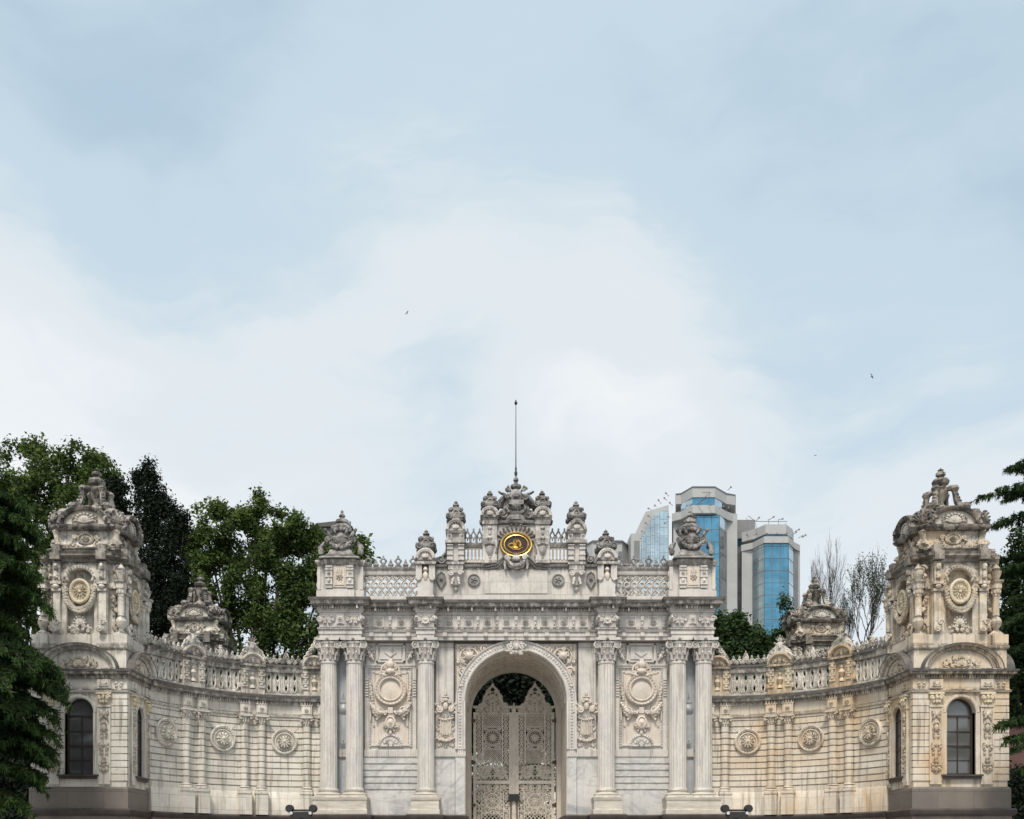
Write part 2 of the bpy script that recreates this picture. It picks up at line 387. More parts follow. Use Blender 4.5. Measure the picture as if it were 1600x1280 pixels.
    def sweep(s, path, prof, closed=False):
        """prof: closed polygon [(out, z)] swept along a plan path; out is to the right of the direction of travel"""
        K = len(path); rows = []
        for k in range(K):
            p = Vector(path[k][:2])
            a = Vector(path[k - 1][:2]) if (k > 0 or closed) else None
            b = Vector(path[(k + 1) % K][:2]) if (k < K - 1 or closed) else None
            ns = []
            if a is not None: d = (p - a).normalized(); ns.append(Vector((d.y, -d.x)))
            if b is not None: d = (b - p).normalized(); ns.append(Vector((d.y, -d.x)))
            m = ns[0] if len(ns) == 1 else (ns[0] + ns[1]) / max(.15, 1 + ns[0].dot(ns[1]))
            rows.append([s.av(p.x + m.x * o, p.y + m.y * o, z) for o, z in prof])
        if closed: rows.append(rows[0])
        k = len(prof)
        for a, b in zip(rows, rows[1:]):
            for i in range(k):
                j = (i + 1) % k; s.face(a[i], b[i], b[j], a[j])
        if not closed: s.face(*rows[0]); s.face(*rows[-1][::-1])
    def archwall(s, x0, x1, z0, z1, y0, y1, cx, r, zs, zb=None, n=20, ez=1.0):
        """slab from y0 (front) to y1 (back) with a round-headed opening"""
        zb = z0 if zb is None else zb
        arc = [(cx + r * math.cos(PI * i / n), zs + r * ez * math.sin(PI * i / n)) for i in range(n + 1)]
        def top(x): return (x, z1)
        for y, flip in ((y0, False), (y1, True)):
            def q(*pts):
                ids = [s.av(px, y, pz) for px, pz in pts]
                s.face(*(ids[::-1] if flip else ids))
            q((x0, z0), (cx - r, z0), (cx - r, z1), (x0, z1)); q((cx + r, z0), (x1, z0), (x1, z1), (cx + r, z1))
            if zb > z0 + 1e-4: q((cx - r, z0), (cx + r, z0), (cx + r, zb), (cx - r, zb))
            for a, b in zip(arc, arc[1:]): q(b, a, (a[0], z1), (b[0], z1))
        prof = [(cx + r, zb)] + arc + [(cx - r, zb)]
        for a, b in zip(prof, prof[1:]):
            s.face(s.av(a[0], y0, a[1]), s.av(b[0], y0, b[1]), s.av(b[0], y1, b[1]), s.av(a[0], y1, a[1]))
        if zb > z0 + 1e-4:
            s.face(s.av(cx - r, y0, zb), s.av(cx + r, y0, zb), s.av(cx + r, y1, zb), s.av(cx - r, y1, zb))
        for a, b in (((x0, z0), (x1, z0)), ((x1, z0), (x1, z1)), ((x1, z1), (x0, z1)), ((x0, z1), (x0, z0))):
            s.face(s.av(a[0], y0, a[1]), s.av(a[0], y1, a[1]), s.av(b[0], y1, b[1]), s.av(b[0], y0, b[1]))
    # ---- ornament
    def scroll(s, cx, cz, r, d=1, turns=1.6, y=0.0, t=None, a0=0.0, n=16):
        t = t or r * .16; pts = []; rad = []
        for i in range(n + 1):
            q = i / n; a = a0 + d * q * turns * 2 * PI; rr = r * (1 - .85 * q)
            pts.append((cx + rr * math.cos(a), y - t * .3 - q * t * .8, cz + rr * math.sin(a))); rad.append(t * (1 - .35 * q))
        s.tube(pts, rad, 5); s.blob(cx, y - t * .8, cz, t * 1.3, t, t * 1.3, 6, 3)
    def rosette(s, cx, cz, r, y=0.0, n=8, dep=None, ring=True):
        dep = dep or r * .35
        if ring: s.ring(cx, cz, r, r, r * .12, y, 16, 5)
        for i in range(n):
            a = 2 * PI * i / n
            s.blob(cx + .52 * r * math.cos(a), y, cz + .52 * r * math.sin(a), r * .34, dep, r * .17, 6, 4, a)
        s.blob(cx, y - dep * .3, cz, r * .2, dep, r * .2, 6, 4)
    def leaf(s, cx, cz, l, a, y=0.0, w=None, t=None):
        w = w or l * .3; t = t or l * .2
        s.blob(cx + math.cos(a) * l * .5, y - t * .2, cz + math.sin(a) * l * .5, l * .5, t, w * .5, 6, 4, a)
        s.blob(cx + math.cos(a) * l * .95, y - t, cz + math.sin(a) * l * .95, w * .5, t * .7, w * .45, 5, 3, a)
    def palm(s, cx, cz, r, y=0.0, n=7, a0=.1 * PI, a1=.9 * PI, t=None):
        for i in range(n):
            a = a0 + (a1 - a0) * i / (n - 1); s.leaf(cx, cz, r * (.75 + .25 * math.sin((a - a0) / (a1 - a0) * PI)), a, y, r * .28, t or r * .14)
    def garland(s, x0, z0, x1, z1, sag, r, y=0.0, n=11, seed=1):
        rr = random.Random(seed)
        for i in range(n + 1):
            q = i / n; k = .65 + .5 * math.sin(PI * q)
            x = x0 + (x1 - x0) * q; z = z0 + (z1 - z0) * q - sag * 4 * q * (1 - q)
            s.blob(x + rr.uniform(-.2, .2) * r, y - r * .5, z + rr.uniform(-.2, .2) * r, r * k, r * k, r * k * .9, 6, 4, rr.uniform(0, 3))
            s.blob(x + rr.uniform(-.7, .7) * r, y - r * .9, z + rr.uniform(-.6, .6) * r, r * k * .5, r * k * .5, r * k * .5, 5, 3)
    def beads(s, x0, z0, x1, z1, sp, r, y=0.0):
        L = math.hypot(x1 - x0, z1 - z0); k = max(1, int(L / sp))
        for i in range(k + 1):
            q = i / k; s.blob(x0 + (x1 - x0) * q, y, z0 + (z1 - z0) * q, r, r, r, 5, 3)
    def arab(s, x0, x1, z0, z1, y=0.0, size=.16, seed=1, dens=1.0, inside=None, dep=.05, tight=.85):
        """carved foliage: mirrored scrolls, leaves and berries filling a field"""
        rr = random.Random(seed); cx = (x0 + x1) / 2; w_ = (x1 - x0) / 2; h = z1 - z0
        k = int(max(2, w_ * h / (size * size) * .75 * dens)); placed = []
        tries = 0
        while len(placed) < k and tries < k * 25:
            tries += 1
            u = rr.uniform(0.04, 1) * w_; v = rr.uniform(z0, z1); r = size * rr.uniform(.35, .62)
            if u + r > w_ or v - r < z0 or v + r > z1: continue
            if inside and not (inside(cx + u, v, r) and inside(cx - u, v, r)): continue
            if any((u - a) ** 2 + (v - b) ** 2 < (tight * (r + c)) ** 2 for a, b, c in placed): continue
            if u < r and u > .25 * r: continue
            placed.append((u, v, r)); ty = rr.random(); a = rr.uniform(0, 6.28); dd = rr.choice((-1, 1))
            for sg in (-1, 1):
                X = cx + sg * u
                if ty < .5:
                    s.scroll(X, v, r, sg * dd, 1.25, y, dep * .7, a if sg > 0 else PI - a, 10)
                    s.leaf(X + r * .6 * sg, v + r * .5, r * .9, PI / 2 - sg * .8, y, r * .5, dep)
                elif ty < .75:
                    for q in (-.8, 0, .8): s.leaf(X, v, r * 1.2, (a + q) if sg > 0 else PI - (a + q), y, r * .5, dep)
                else:
                    s.blob(X, y, v, r * .6, dep, r * .6, 6, 4)
                    for q in range(5): s.blob(X + r * .75 * math.cos(q * 1.257), y, v + r * .75 * math.sin(q * 1.257), r * .3, dep * .7, r * .3, 5, 3)
    def acroterion(s, cx, cz, w_, h, y=0.0, t=.1):
        """palmette with side scrolls"""
        for sg in (-1, 1):
            s.scroll(cx + sg * w_ * .32, cz + h * .16, w_ * .17, sg, 1.4, y, t * .5, PI / 2 - sg * PI / 2)
            s.tube([(cx + sg * w_ * .48, y, cz + .02), (cx + sg * w_ * .34, y, cz + h * .32), (cx + sg * w_ * .12, y, cz + h * .52)], t * .5)
            s.leaf(cx + sg * .06 * w_, cz + h * .5, h * .22, PI / 2 - sg * 1.0, y, h * .12, t * .8)
        s.blob(cx, y, cz + h * .45, w_ * .2, t, h * .27, 8, 5)
        s.blob(cx, y - t * .7, cz + h * .45, w_ * .1, t * .6, h * .13, 6, 4)
        s.palm(cx, cz + h * .66, h * .3, y, 5, .22 * PI, .78 * PI, t * .6)
        s.blob(cx, y, cz + h * .98, w_ * .04, w_ * .04, h * .05, 5, 3)
    def build(s, name, mat, parent=None, smooth=35):
        vs = s.v
        if parent is not None:
            q = parent; off = Vector((0, 0, 0))
            while q is not None: off += q.location; q = q.parent
            if off.length > 0: vs = [(a - off.x, b - off.y, c - off.z) for a, b, c in vs]
        me = bpy.data.meshes.new(name); me.from_pydata(vs, [], s.f); me.validate(); me.update()
        if smooth:
            me.polygons.foreach_set('use_smooth', [True] * len(me.polygons)); me.set_sharp_from_angle(angle=R(smooth))
        o = bpy.data.objects.new(name, me); col.objects.link(o)
        me.materials.append(M[mat] if isinstance(mat, str) else mat)
        if parent is not None: 
            o.parent = parent
        return o
def thing(name, label, cat, group=None, loc=(0, 0, 0)):
    o = bpy.data.objects.new(name, None); col.objects.link(o); o.location = loc; o.empty_display_size = .3
    o['label'] = label; o['category'] = cat
    if group: o['group'] = group
    return o
def tag(o, label, cat, group=None):
    o['label'] = label; o['category'] = cat
    if group: o['group'] = group
    return o
def setting(o): o['kind'] = 'structure'; return o
def frameT(ox, oy, ang, oz=0.0):
    c_, s_ = math.cos(ang), math.sin(ang)
    return lambda x, y, z: (ox + x * c_ - y * s_, oy + x * s_ + y * c_, oz + z)
# ================================================================== THE GATE
W = 32.0
ZL = 3.62                                   # top of the dark ledge
Z = dict(ped=4.46, base=4.84, cap0=10.98, arch0=12.06, arch1=12.5, frz0=12.62, frz1=13.22, den1=13.5, cor=13.83)
gate = thing('palace_gate', 'ornate pale marble ceremonial gate with central arch, six fluted columns and golden oval emblem', 'gate')
# ---- wall behind the columns
m = MB()
m.archwall(-2.95, 2.95, 0, 11.95, -.12, 4.2, 0, 2.46, 9.15)
m.build('arch_wall', 'marble_warm', gate)
m = MB()
for sg in (-1, 1):
    a, b = sorted((sg * 2.95, sg * 9.35)); m.box(a, b, .05, 4.2, ZL, 12.3)
    a, b = sorted((sg * 9.35, sg * 9.75)); m.box(a, b, .5, 3.8, ZL, 12.0)
m.box(-9.6, 9.6, 0.25, 4.2, 11.95, 13.6)
m.build('wall', 'marble_wall', gate)
# lower dressed blocks beside the arch (strongly veined)
for sg in (-1, 1):
    m = MB()
    for a, b, o in ((2.49, 2.95, .18), (2.97, 4.0, .13)):
        x0, x1 = sorted((sg * a, sg * b)); m.box(x0, x1, -o, .05, 1.0, 6.42)
    m.build('veined_slab', 'marble_vein', gate)
    m = MB()      # fluted band
    x0, x1 = sorted((sg * 2.47, sg * 3.98)); m.box(x0, x1, -.2, .05, 6.43, 6.8)
    x = x0 + .04
    while x < x1 - .03: m.box(x, x + .06, -.235, -.2, 6.47, 6.76); x += .11
    x0, x1 = sorted((sg * 4.75, sg * 7.4)); m.box(x0, x1, -.14, .05, 6.43, 6.8)
    x = x0 + .04
    while x < x1 - .03: m.box(x, x + .06, -.18, -.14, 6.47, 6.76); x += .11
    x0, x1 = sorted((sg * 8.18, sg * 8.66)); m.box(x0, x1, -.1, .05, 6.43, 6.8)
    for i in range(4): m.box(x0 + .04 + i * .11, x0 + .1 + i * .11, -.13, -.1, 6.47, 6.76)
    m.build('fluted_band', 'marble', gate)
    # banded dado between the columns
    m = MB(); x0, x1 = sorted((sg * 4.7, sg * 7.45))
    prof = [(0, ZL), (.16, ZL), (.16, 4.8)]
    z = 4.8
    for i in range(5):
        prof += [(.11, z + .015), (.11, z + .06), (.16, z + .075), (.16, z + .3)]; z += .315
    prof += [(.16, 6.42), (0, 6.42)]
    m.sweep([(x0, .04), (x1, .04)], prof)
    m.build('banded_dado', 'marble_vein', gate)
    # blue-grey slab between the paired columns
    m = MB(); x0, x1 = sorted((sg * 8.1, sg * 8.74))
    m.box(x0, x1, -.02, .05, ZL, 6.43); m.box(x0, x1, -.02, .05, 6.8, 12.0)
    cx = (x0 + x1) / 2
    m.box(cx - .16, cx + .16, -.05, -.02, 7.1, 8.5); m.box(cx - .16, cx + .16, -.05, -.02, 9.1, 11.1)
    m.disc(cx, 8.78, [(.2, 0), (.2, .05), (.12, .1), (0, .12)], -.02); m.ring(cx, 8.78, .22, .22, .03, -.04)
    for z in (7.0, 9.3): m.leaf(cx, z, .25, PI / 2, -.03); m.rosette(cx, z, .13, -.03, 6)
    m.build('blue_panel', 'marble_blue', gate)
# ---- columns
def fluted(x, y, r, z0, z1, mb, n=20):
    N_ = n * 4
    def mod(a):
        q = (a * n / (2 * PI)) % 1.0
        return 1 - .055 * max(0, math.sin(PI * q)) ** .7
    mb.lathe(x, y, [(r * 1.06, z0), (r * 1.03, z0 + .06)], N_)
    mb.lathe(x, y, [(r, z0 + .06), (r * .995, z0 + 2), (r * .97, z0 + 4), (r * .93, z1 - .12)], N_, mod)
    mb.lathe(x, y, [(r * .95, z1 - .12), (r * .99, z1 - .06), (r * .94, z1)], N_)
def capital(mb, x, y, r, z0, z1, side=1):
    h = z1 - z0
    mb.lathe(x, y, [(r * .92, z0), (r * .98, z0 + .03), (r * .9, z0 + .07), (r * .92, z0 + h * .5), (r * 1.12, z0 + h * .78), (r * 1.2, z0 + h * .86)], 20)
    for row, (zz, k, rr, hh) in enumerate(((.05, 10, .98, .36), (.27, 10, 1.05, .36))):
        for i in range(k):
            a = 2 * PI * (i + .5 * row) / k; ca, sa = math.cos(a), math.sin(a)
            if sa > .5: continue
            pts = [(x + ca * r * rr, y + sa * r * rr, z0 + h * zz), (x + ca * r * (rr + .08), y + sa * r * (rr + .08), z0 + h * (zz + hh * .6)), (x + ca * r * (rr + .28), y + sa * r * (rr + .28), z0 + h * (zz + hh * .95)), (x + ca * r * (rr + .36), y + sa * r * (rr + .36), z0 + h * (zz + hh * .78))]
            mb.tube(pts, [r * .16, r * .15, r * .11, r * .05], 5)
    for a in (PI * 1.25, PI * 1.75, PI * .25, PI * .75):       # corner volutes, seen face on
        ca, sa = math.cos(a), math.sin(a)
        mb.tube([(x + ca * r * .9, y + sa * r * .9, z0 + h * .5), (x + ca * r * 1.25, y + sa * r * 1.25, z0 + h * .86), (x + ca * r * 1.5, y + sa * r * 1.5, z0 + h * .88)], [r * .1, r * .14, r * .12], 5)
    for sg in (-1, 1):
        cx, cz = x + sg * r * 1.18, z0 + h * .70
        mb.disc(cx, cz, [(r * .42, -.18), (r * .42, .02), (r * .28, .03), (r * .27, -.03), (r * .15, .0), (0, .06)], y - r * 1.02, 16)
        mb.scroll(cx, cz, r * .33, -sg, 1.4, y - r * 1.04, r * .07, PI / 2)
        mb.tube([(cx, y - r * 1.0, cz + r * .3), (x, y - r * 1.04, cz + r * .26)], r * .1, 5)
        for q in range(3): mb.blob(x + sg * r * (.18 + .27 * q), y - r * 1.08, z0 + h * .60, r * .1, r * .1, r * .13, 6, 4)
    mb.leaf(x, z0 + h * .5, h * .3, PI / 2, y - r * 1.1, r * .35)
    e = r * 1.42
    mb.plan([(x - e, y - e), (x - e * .4, y - e * .84), (x + e * .4, y - e * .84), (x + e, y - e), (x + e * .84, y), (x + e, y + e), (x - e, y + e), (x - e * .84, y)], z0 + h * .89, z1)
    mb.rosette(x, z0 + h * .93, r * .24, y - e * .9, 6, .08, False)
for cx in (-9.05, -7.81, -4.36, 4.36, 7.81, 9.05):
    m = MB(); fluted(cx, -.46, .415, Z['base'], Z['cap0'], m); c = m.build('column', 'marble_column', gate, 50)
    m = MB(); r = .415
    m.lathe(cx, -.46, [(r * 1.45, Z['ped']), (r * 1.45, Z['ped'] + .07)], 24, sq=1)
    m.lathe(cx, -.46, [(r * 1.36, 4.53), (r * 1.44, 4.58), (r * 1.38, 4.64), (r * 1.15, 4.67), (r * 1.12, 4.71), (r * 1.2, 4.74), (r * 1.22, 4.79), (r * 1.08, 4.84)], 28)
    m.build('base', 'marble_band', c)
    m = MB(); capital(m, cx, -.46, .415, Z['cap0'], Z['arch0']); m.build('capital', 'marble', c)
def pedestal(x0, x1):
    m = MB(); prof = [(-1.0, ZL), (.04, ZL), (.04, ZL + .2), (0, ZL + .24), (0, ZL + .62), (.03, ZL + .66), (.05, ZL + .8), (.0, ZL + .84), (-1.0, ZL + .84)]
    m.sweep([(x0, .05), (x0, -1.1), (x1, -1.1), (x1, .05)], prof); m.build('pedestal', 'pedestal', gate)
for sg in (-1, 1):
    a, b = sorted((sg * 7.15, sg * 9.72)); pedestal(a, b)
    a, b = sorted((sg * 3.7, sg * 5.02)); pedestal(a, b)
# ---- side panels with cartouches
for sg in (-1, 1):
    cx = sg * 6.1
    m = MB()
    m.box(cx - 1.12, cx + 1.12, -.05, .05, 6.8, 10.85)
    for a, b in ((cx - 1.0, cx + 1.0),):
        for x in (a, b):
            m.box(x - .05, x + .05, -.1, -.05, 6.95, 10.7); m.beads(x, 6.95, x, 10.7, .13, .045, -.11)
            s_ = -1 if x < cx else 1; m.box(min(x + s_ * .07, x + s_ * .25), max(x + s_ * .07, x + s_ * .25), -.1, -.05, 6.8, 10.9)
            for q in range(7): m.box(min(x + s_ * .08, x + s_ * .24), max(x + s_ * .08, x + s_ * .24), -.15, -.1, 9.4 + q * .13, 9.47 + q * .13)
    m.box(cx - 1.2, cx + 1.2, -.12, -.05, 10.78, 10.88); m.box(cx - 1.27, cx + 1.27, -.16, -.05, 10.88, 10.93); m.beads(cx - 1.15, 10.73, cx + 1.15, 10.73, .11, .03, -.08)
    m.build('panel_frame', 'marble', gate)
    m = MB()      # raised warm field
    m.box(cx - .82, cx + .82, -.085, -.05, 7.05, 10.5)
    for x0, x1, z0, z1 in ((-.86, -.78, 7.0, 10.55), (.78, .86, 7.0, 10.55), (-.86, .86, 10.5, 10.57)): m.box(cx + x0, cx + x1, -.12, -.05, z0, z1)
    m.build('panel_field', 'marble_warm', gate)
    m = MB()      # upper tablet and its side leaves
    m.box(cx - 1.2, cx + 1.2, -.05, .05, 10.93, 12.0)
    for x0, x1, z0, z1 in ((-.7, .7, 11.05, 11.12), (-.7, .7, 11.88, 11.95), (-.7, -.62, 11.05, 11.95), (.62, .7, 11.05, 11.95)): m.box(cx + x0, cx + x1, -.15, -.05, z0, z1)
    m.box(cx - .52, cx + .52, -.11, -.05, 11.2, 11.8); m.prism([(cx - .3, 11.52), (cx, 11.3), (cx + .3, 11.52)], -.15, -.1)
    for s_ in (-1, 1):
        m.arab(cx + s_ * .98 - .24, cx + s_ * .98 + .24, 11.05, 11.95, -.08, .26, 5, 1.2, dep=.1)
        m.scroll(cx + s_ * 1.05, 11.75, .16, s_, 1.3, -.12, .05); m.leaf(cx + s_ * .82, 11.1, .5, PI / 2 - s_ * .5, -.1, .2)
    m.build('tablet', 'marble', gate)
    m = MB()      # round cartouche
    zc = 9.72
    m.disc(cx, zc, [(.80, 0), (.80, .16), (.74, .22), (.62, .16), (.60, .22), (.56, .24), (.5, .2), (.48, .10), (.30, .13), (0, .15)], -.08, 36)
    for i in range(26):
        a = 2 * PI * i / 26; m.blob(cx + .69 * math.cos(a), -.27, zc + .69 * math.sin(a), .065, .05, .03, 5, 3, a)
    m.build('roundel', 'marble_warm', gate)
    m = MB()
    # crown above it
    m.blob(cx, -.3, 10.9, .2, .16, .22, 8, 5); m.blob(cx, -.2, 11.12, .14, .1, .1); m.palm(cx, 11.0, .2, -.22, 5)
    m.blob(cx, -.3, 10.58, .26, .14, .16, 8, 5); m.beads(cx - .3, 10.72, cx + .3, 10.72, .1, .055, -.28)
    for s_ in (-1, 1):
        m.scroll(cx + s_ * .32, 10.5, .2, s_, 1.5, -.2, .06, PI / 2); m.scroll(cx + s_ * .2, 10.85, .15, -s_, 1.4, -.22, .05)
        m.tube([(cx + s_ * .12, -.24, 11.05), (cx + s_ * .4, -.24, 10.8), (cx + s_ * .46, -.22, 10.5), (cx + s_ * .25, -.2, 10.3)], [.05, .07, .07, .05])
        m.leaf(cx + s_ * .1, 10.35, .42, PI / 2 - s_ * 1.3, -.22, .16)
        # hanging fruit down the sides and along the bottom
        m.garland(cx + s_ * .98, 9.95, cx + s_ * .86, 8.95, -.06, .085, -.12, 9, 3)
        m.garland(cx + s_ * .95, 9.0, cx + s_ * .2, 8.62, .18, .15, -.14, 10, 7 + sg)
        m.garland(cx + s_ * .9, 8.75, cx + s_ * .55, 8.45, .05, .12, -.12, 6, 2)
        m.scroll(cx + s_ * .6, 8.68, .2, s_, 1.4, -.26, .05); m.leaf(cx + s_ * .42, 8.55, .4, -PI / 2 + s_ * .7, -.16, .16)
        m.tube([(cx + s_ * .97, -.14, 8.8), (cx + s_ * .97, -.14, 8.2)], [.05, .03]); m.blob(cx + s_ * .82, -.14, 7.98, .06, .06, .09)
        m.tube([(cx + s_ * .82, -.14, 8.5), (cx + s_ * .82, -.14, 8.05)], .025)
        m.leaf(cx + s_ * .98, 9.9, .2, PI / 2 + s_ * .3, -.14, .1)
    # pendant
    m.box(cx - .12, cx + .12, -.24, -.08, 8.55, 8.85); m.disc(cx, 8.1, [(.3, 0), (.28, .14), (.16, .2), (0, .28)], -.08, 14, 1, 1.2)
    m.ring(cx, 8.12, .2, .26, .045, -.28); m.palm(cx, 8.35, .32, -.16, 7); m.palm(cx, 7.95, .34, -.16, 5, 1.1 * PI, 1.9 * PI); m.blob(cx, -.2, 7.62, .08, .08, .12)
    for s_ in (-1, 1): m.scroll(cx + s_ * .28, 8.0, .13, -s_, 1.3, -.18, .04)
    m.build('festoon', 'marble_warm', gate)
    m = MB()      # half-round shell at the foot
    zz = 6.95
    m.disc(cx, zz, [(.62, 0), (.62, .1), (.52, .12), (.5, .06), (.45, .06), (.44, .14), (0, .1)], -.06, 24, a0=0, a1=PI)
    for i in range(15): a = PI * (i + .5) / 15; m.blob(cx + .57 * math.cos(a), -.17, zz + .57 * math.sin(a), .05, .04, .025, 5, 3, a)
    m.arab(cx - .42, cx + .42, zz + .02, zz + .4, -.18, .15, 9, 1.3, lambda x, z, r: (x - cx) ** 2 + (z - zz) ** 2 < (.42 - r) ** 2)
    m.box(cx - .95, cx - .6, -.13, -.06, 6.98, 7.05); m.box(cx + .6, cx + .95, -.13, -.06, 6.98, 7.05)
    m.build('half_shell', 'marble', gate)
# ---- piers beside the arch: plain panel above, trophy below
for sg in (-1, 1):
    cx = sg * 3.42
    m = MB()
    m.box(cx - .48, cx + .48, -.14, .05, 6.8, 12.0)
    for x in (cx - .42, cx + .42):
        m.box(x - .03, x + .03, -.19, -.14, 8.2, 11.85); m.beads(x - sg * .09, 8.9, x - sg * .09, 11.75, .11, .028, -.16)
    m.box(cx - .45, cx + .45, -.19, -.14, 11.8, 11.86)
    m.build('pilaster_panel', 'marble', gate)
    m = MB()
    m.arab(cx - .45, cx + .45, 6.86, 8.6, -.15, .17, 21, 1.7, dep=.05)
    m.box(cx - .28, cx + .28, -.2, -.14, 7.5, 8.3); 
    for q in range(5): m.tube([(cx - .24 + q * .12, -.22, 7.55), (cx - .24 + q * .12, -.22, 8.25)], .03)
    m.garland(cx - .42, 7.35, cx + .42, 7.35, .12, .09, -.18, 11, 4); m.garland(cx - .4, 8.35, cx + .4, 8.35, .1, .07, -.18, 9, 5)
    for s_ in (-1, 1):
        m.scroll(cx + s_ * .3, 8.75, .17, s_, 1.5, -.22, .06); m.leaf(cx + s_ * .12, 8.6, .55, PI / 2 - s_ * .75, -.2, .18, .1); m.leaf(cx + s_ * .3, 8.55, .35, PI / 2 - s_ * 1.3, -.18, .15)
        m.scroll(cx + s_ * .14, 9.15, .11, -s_, 1.3, -.2, .04)
    m.blob(cx, -.24, 8.9, .13, .12, .2, 8, 5); m.blob(cx, -.22, 9.2, .14, .1, .1); m.box(cx - .16, cx + .16, -.26, -.14, 9.32, 9.38); m.blob(cx, -.2, 9.5, .07, .07, .12)
    m.build('trophy_relief', 'marble_warm', gate)
# ---- archivolt, spandrels, keystone
m = MB(); zs = 9.15
m.arc(0, zs, 2.46, -.12, [(0, -.1), (0, .12), (.05, .17), (.10, .17), (.12, .12), (.38, .12), (.40, .17), (.47, .19), (.49, -.1)], 0, PI, 48)
for sg in (-1, 1):
    a = lambda u: sg * u
    for u0, u1, o in ((2.46, 2.56, .17), (2.58, 2.84, .12), (2.84, 2.95, .19)):
        x0, x1 = sorted((a(u0), a(u1))); m.box(x0, x1, -.12 - o, -.12, 6.8, 9.15)
for i in range(62):
    an = PI * (i + .5) / 62; r = 2.71; q = .06 if i % 2 else .085
    m.blob(r * math.cos(an), -.25, zs + r * math.sin(an), q * 1.1, .03, q * .7, 6, 3, an)
for sg in (-1, 1):
    for i in range(15): m.blob(sg * 2.71, -.25, 6.95 + i * .15, .07, .03, .05, 6, 3)
m.build('arch_moulding', 'marble', gate)
for sg in (-1, 1):
    m = MB()
    ins = lambda x, z, r: math.hypot(x, z - zs) > 3.03 + r * .9
    def insh(u0, u1, z0, z1, size, seed, dens):
        # one-sided field: mirror trick is avoided by filling each half strip on its own
        m.arab(u0, u1, z0, z1, -.14, size, seed, dens, ins, .09)
    x0, x1 = sorted((sg * 1.75, sg * 2.9)); insh(x0, x1, 10.3, 11.95, .3, 3, 1.6)
    x0, x1 = sorted((sg * .45, sg * 1.8)); insh(x0, x1, 11.4, 11.95, .24, 6, 1.8)
    x0, x1 = sorted((sg * 2.45, sg * 2.92)); insh(x0, x1, 9.9, 11.2, .22, 8, 1.8)
    m.rosette(sg * 2.28, 11.33, .42, -.16, 9, .12); m.disc(sg * 2.28, 11.33, [(.22, 0), (.2, .14), (.1, .22), (0, .24)], -.2, 16)
    m.scroll(sg * 2.6, 10.6, .22, sg, 1.5, -.18, .06); m.scroll(sg * 1.55, 11.68, .22, -sg, 1.5, -.18, .06); m.scroll(sg * 1.0, 11.78, .16, sg, 1.4, -.18, .05)
    m.leaf(sg * 2.7, 10.35, .5, -PI / 2, -.16, .16); m.leaf(sg * 2.78, 9.95, .35, -PI / 2, -.16, .1)
    m.build('spandrel_relief', 'marble_warm', gate)
m = MB()
for sg in (-1, 1): x0, x1 = sorted((sg * 2.95, sg * 3.03)); m.box(x0, x1, -.2, -.12, 8.2, 12.0)
m.box(-3.03, 3.03, -.2, -.12, 11.96, 12.02)
m.build('spandrel_frame', 'ledge', gate)
m = MB()
m.prism([(-.16, 11.4), (.16, 11.4), (.3, 12.0), (-.3, 12.0)], -.42, -.1)
m.blob(0, -.46, 11.75, .17, .1, .2, 8, 5); m.palm(0, 11.8, .3, -.44, 7); m.blob(0, -.44, 11.48, .12, .08, .1)
for sg in (-1, 1): m.scroll(sg * .3, 11.75, .17, sg, 1.5, -.4, .06); m.leaf(sg * .15, 11.55, .35, PI / 2 - sg * 1.6, -.4, .14); m.scroll(sg * .22, 11.45, .1, -sg, 1.3, -.4, .04)
m.build('keystone', 'marble', gate)
# vault lining and its coffers, inner arch
m = MB()
for k in range(5):
    m.arc(0, zs, 2.46, 0, [(-.06, -.35 - k * .85), (-.06, -.55 - k * .85), (.01, -.55 - k * .85), (.01, -.35 - k * .85)], 0, PI, 36)
m.arc(0, zs, 2.46, 0, [(-.22, -3.4), (-.22, -4.22), (.01, -4.22), (.01, -3.4)], 0, PI, 36)
for sg in (-1, 1):
    x0, x1 = sorted((sg * 2.24, sg * 2.47)); m.box(x0, x1, 3.4, 4.22, 0, 9.15)
for i in range(15):
    for k in range(4):
        a = PI * (i + .5) / 15; r = 2.43; m.blob(r * math.cos(a), 1.1 + k * .7, zs + r * math.sin(a), .09, .09, .09, 6, 3)
m.build('vault_lining', 'marble_warm', gate)
# ---- entablature with its breaks forward over the columns
def zig(fr):      # frieze plane path, left to right
    a, b, c_, d_ = 9.42, 7.42, 4.76, 3.93
    f, n_ = -.92, -.42
    L = [(-a, 3.6), (-a, f), (-b, f), (-b, n_), (-c_, n_), (-c_, f), (-d_, f), (-d_, n_)]
    return L + [(-x, y) for x, y in L[::-1]]
EP = zig(0)
m = MB(); m.sweep(EP, [(-.5, 12.06), (0, 12.06), (0, 12.22), (.035, 12.23), (.035, 12.42), (.09, 12.45), (.1, 12.52), (-.5, 12.52)])
m.build('architrave', 'marble', gate)
def along(path, sp, fn, skip=.1):
    for p, q in zip(path, path[1:]):
        dx, dy = q[0] - p[0], q[1] - p[1]; L = math.hypot(dx, dy)
        if L < .3: continue
        k = max(1, round((L - 2 * skip) / sp)); ang = math.atan2(dy, dx)
        for i in range(k):
            t_ = (skip + (L - 2 * skip) * (i + .5) / k) / L
            fn(frameT(p[0] + dx * t_, p[1] + dy * t_, ang), i)
m = MB(); m.sweep(EP, [(-.5, 12.52), (0, 12.52), (.04, 12.56), (.0, 12.6), (0, 13.24), (.06, 13.28), (.06, 13.32), (-.5, 13.32)])
def fr_orn(T, i):
    m.T = T
    m.beads(-.0, 12.58, 0.0, 12.58, 1, .035, -.05)
    m.T = None
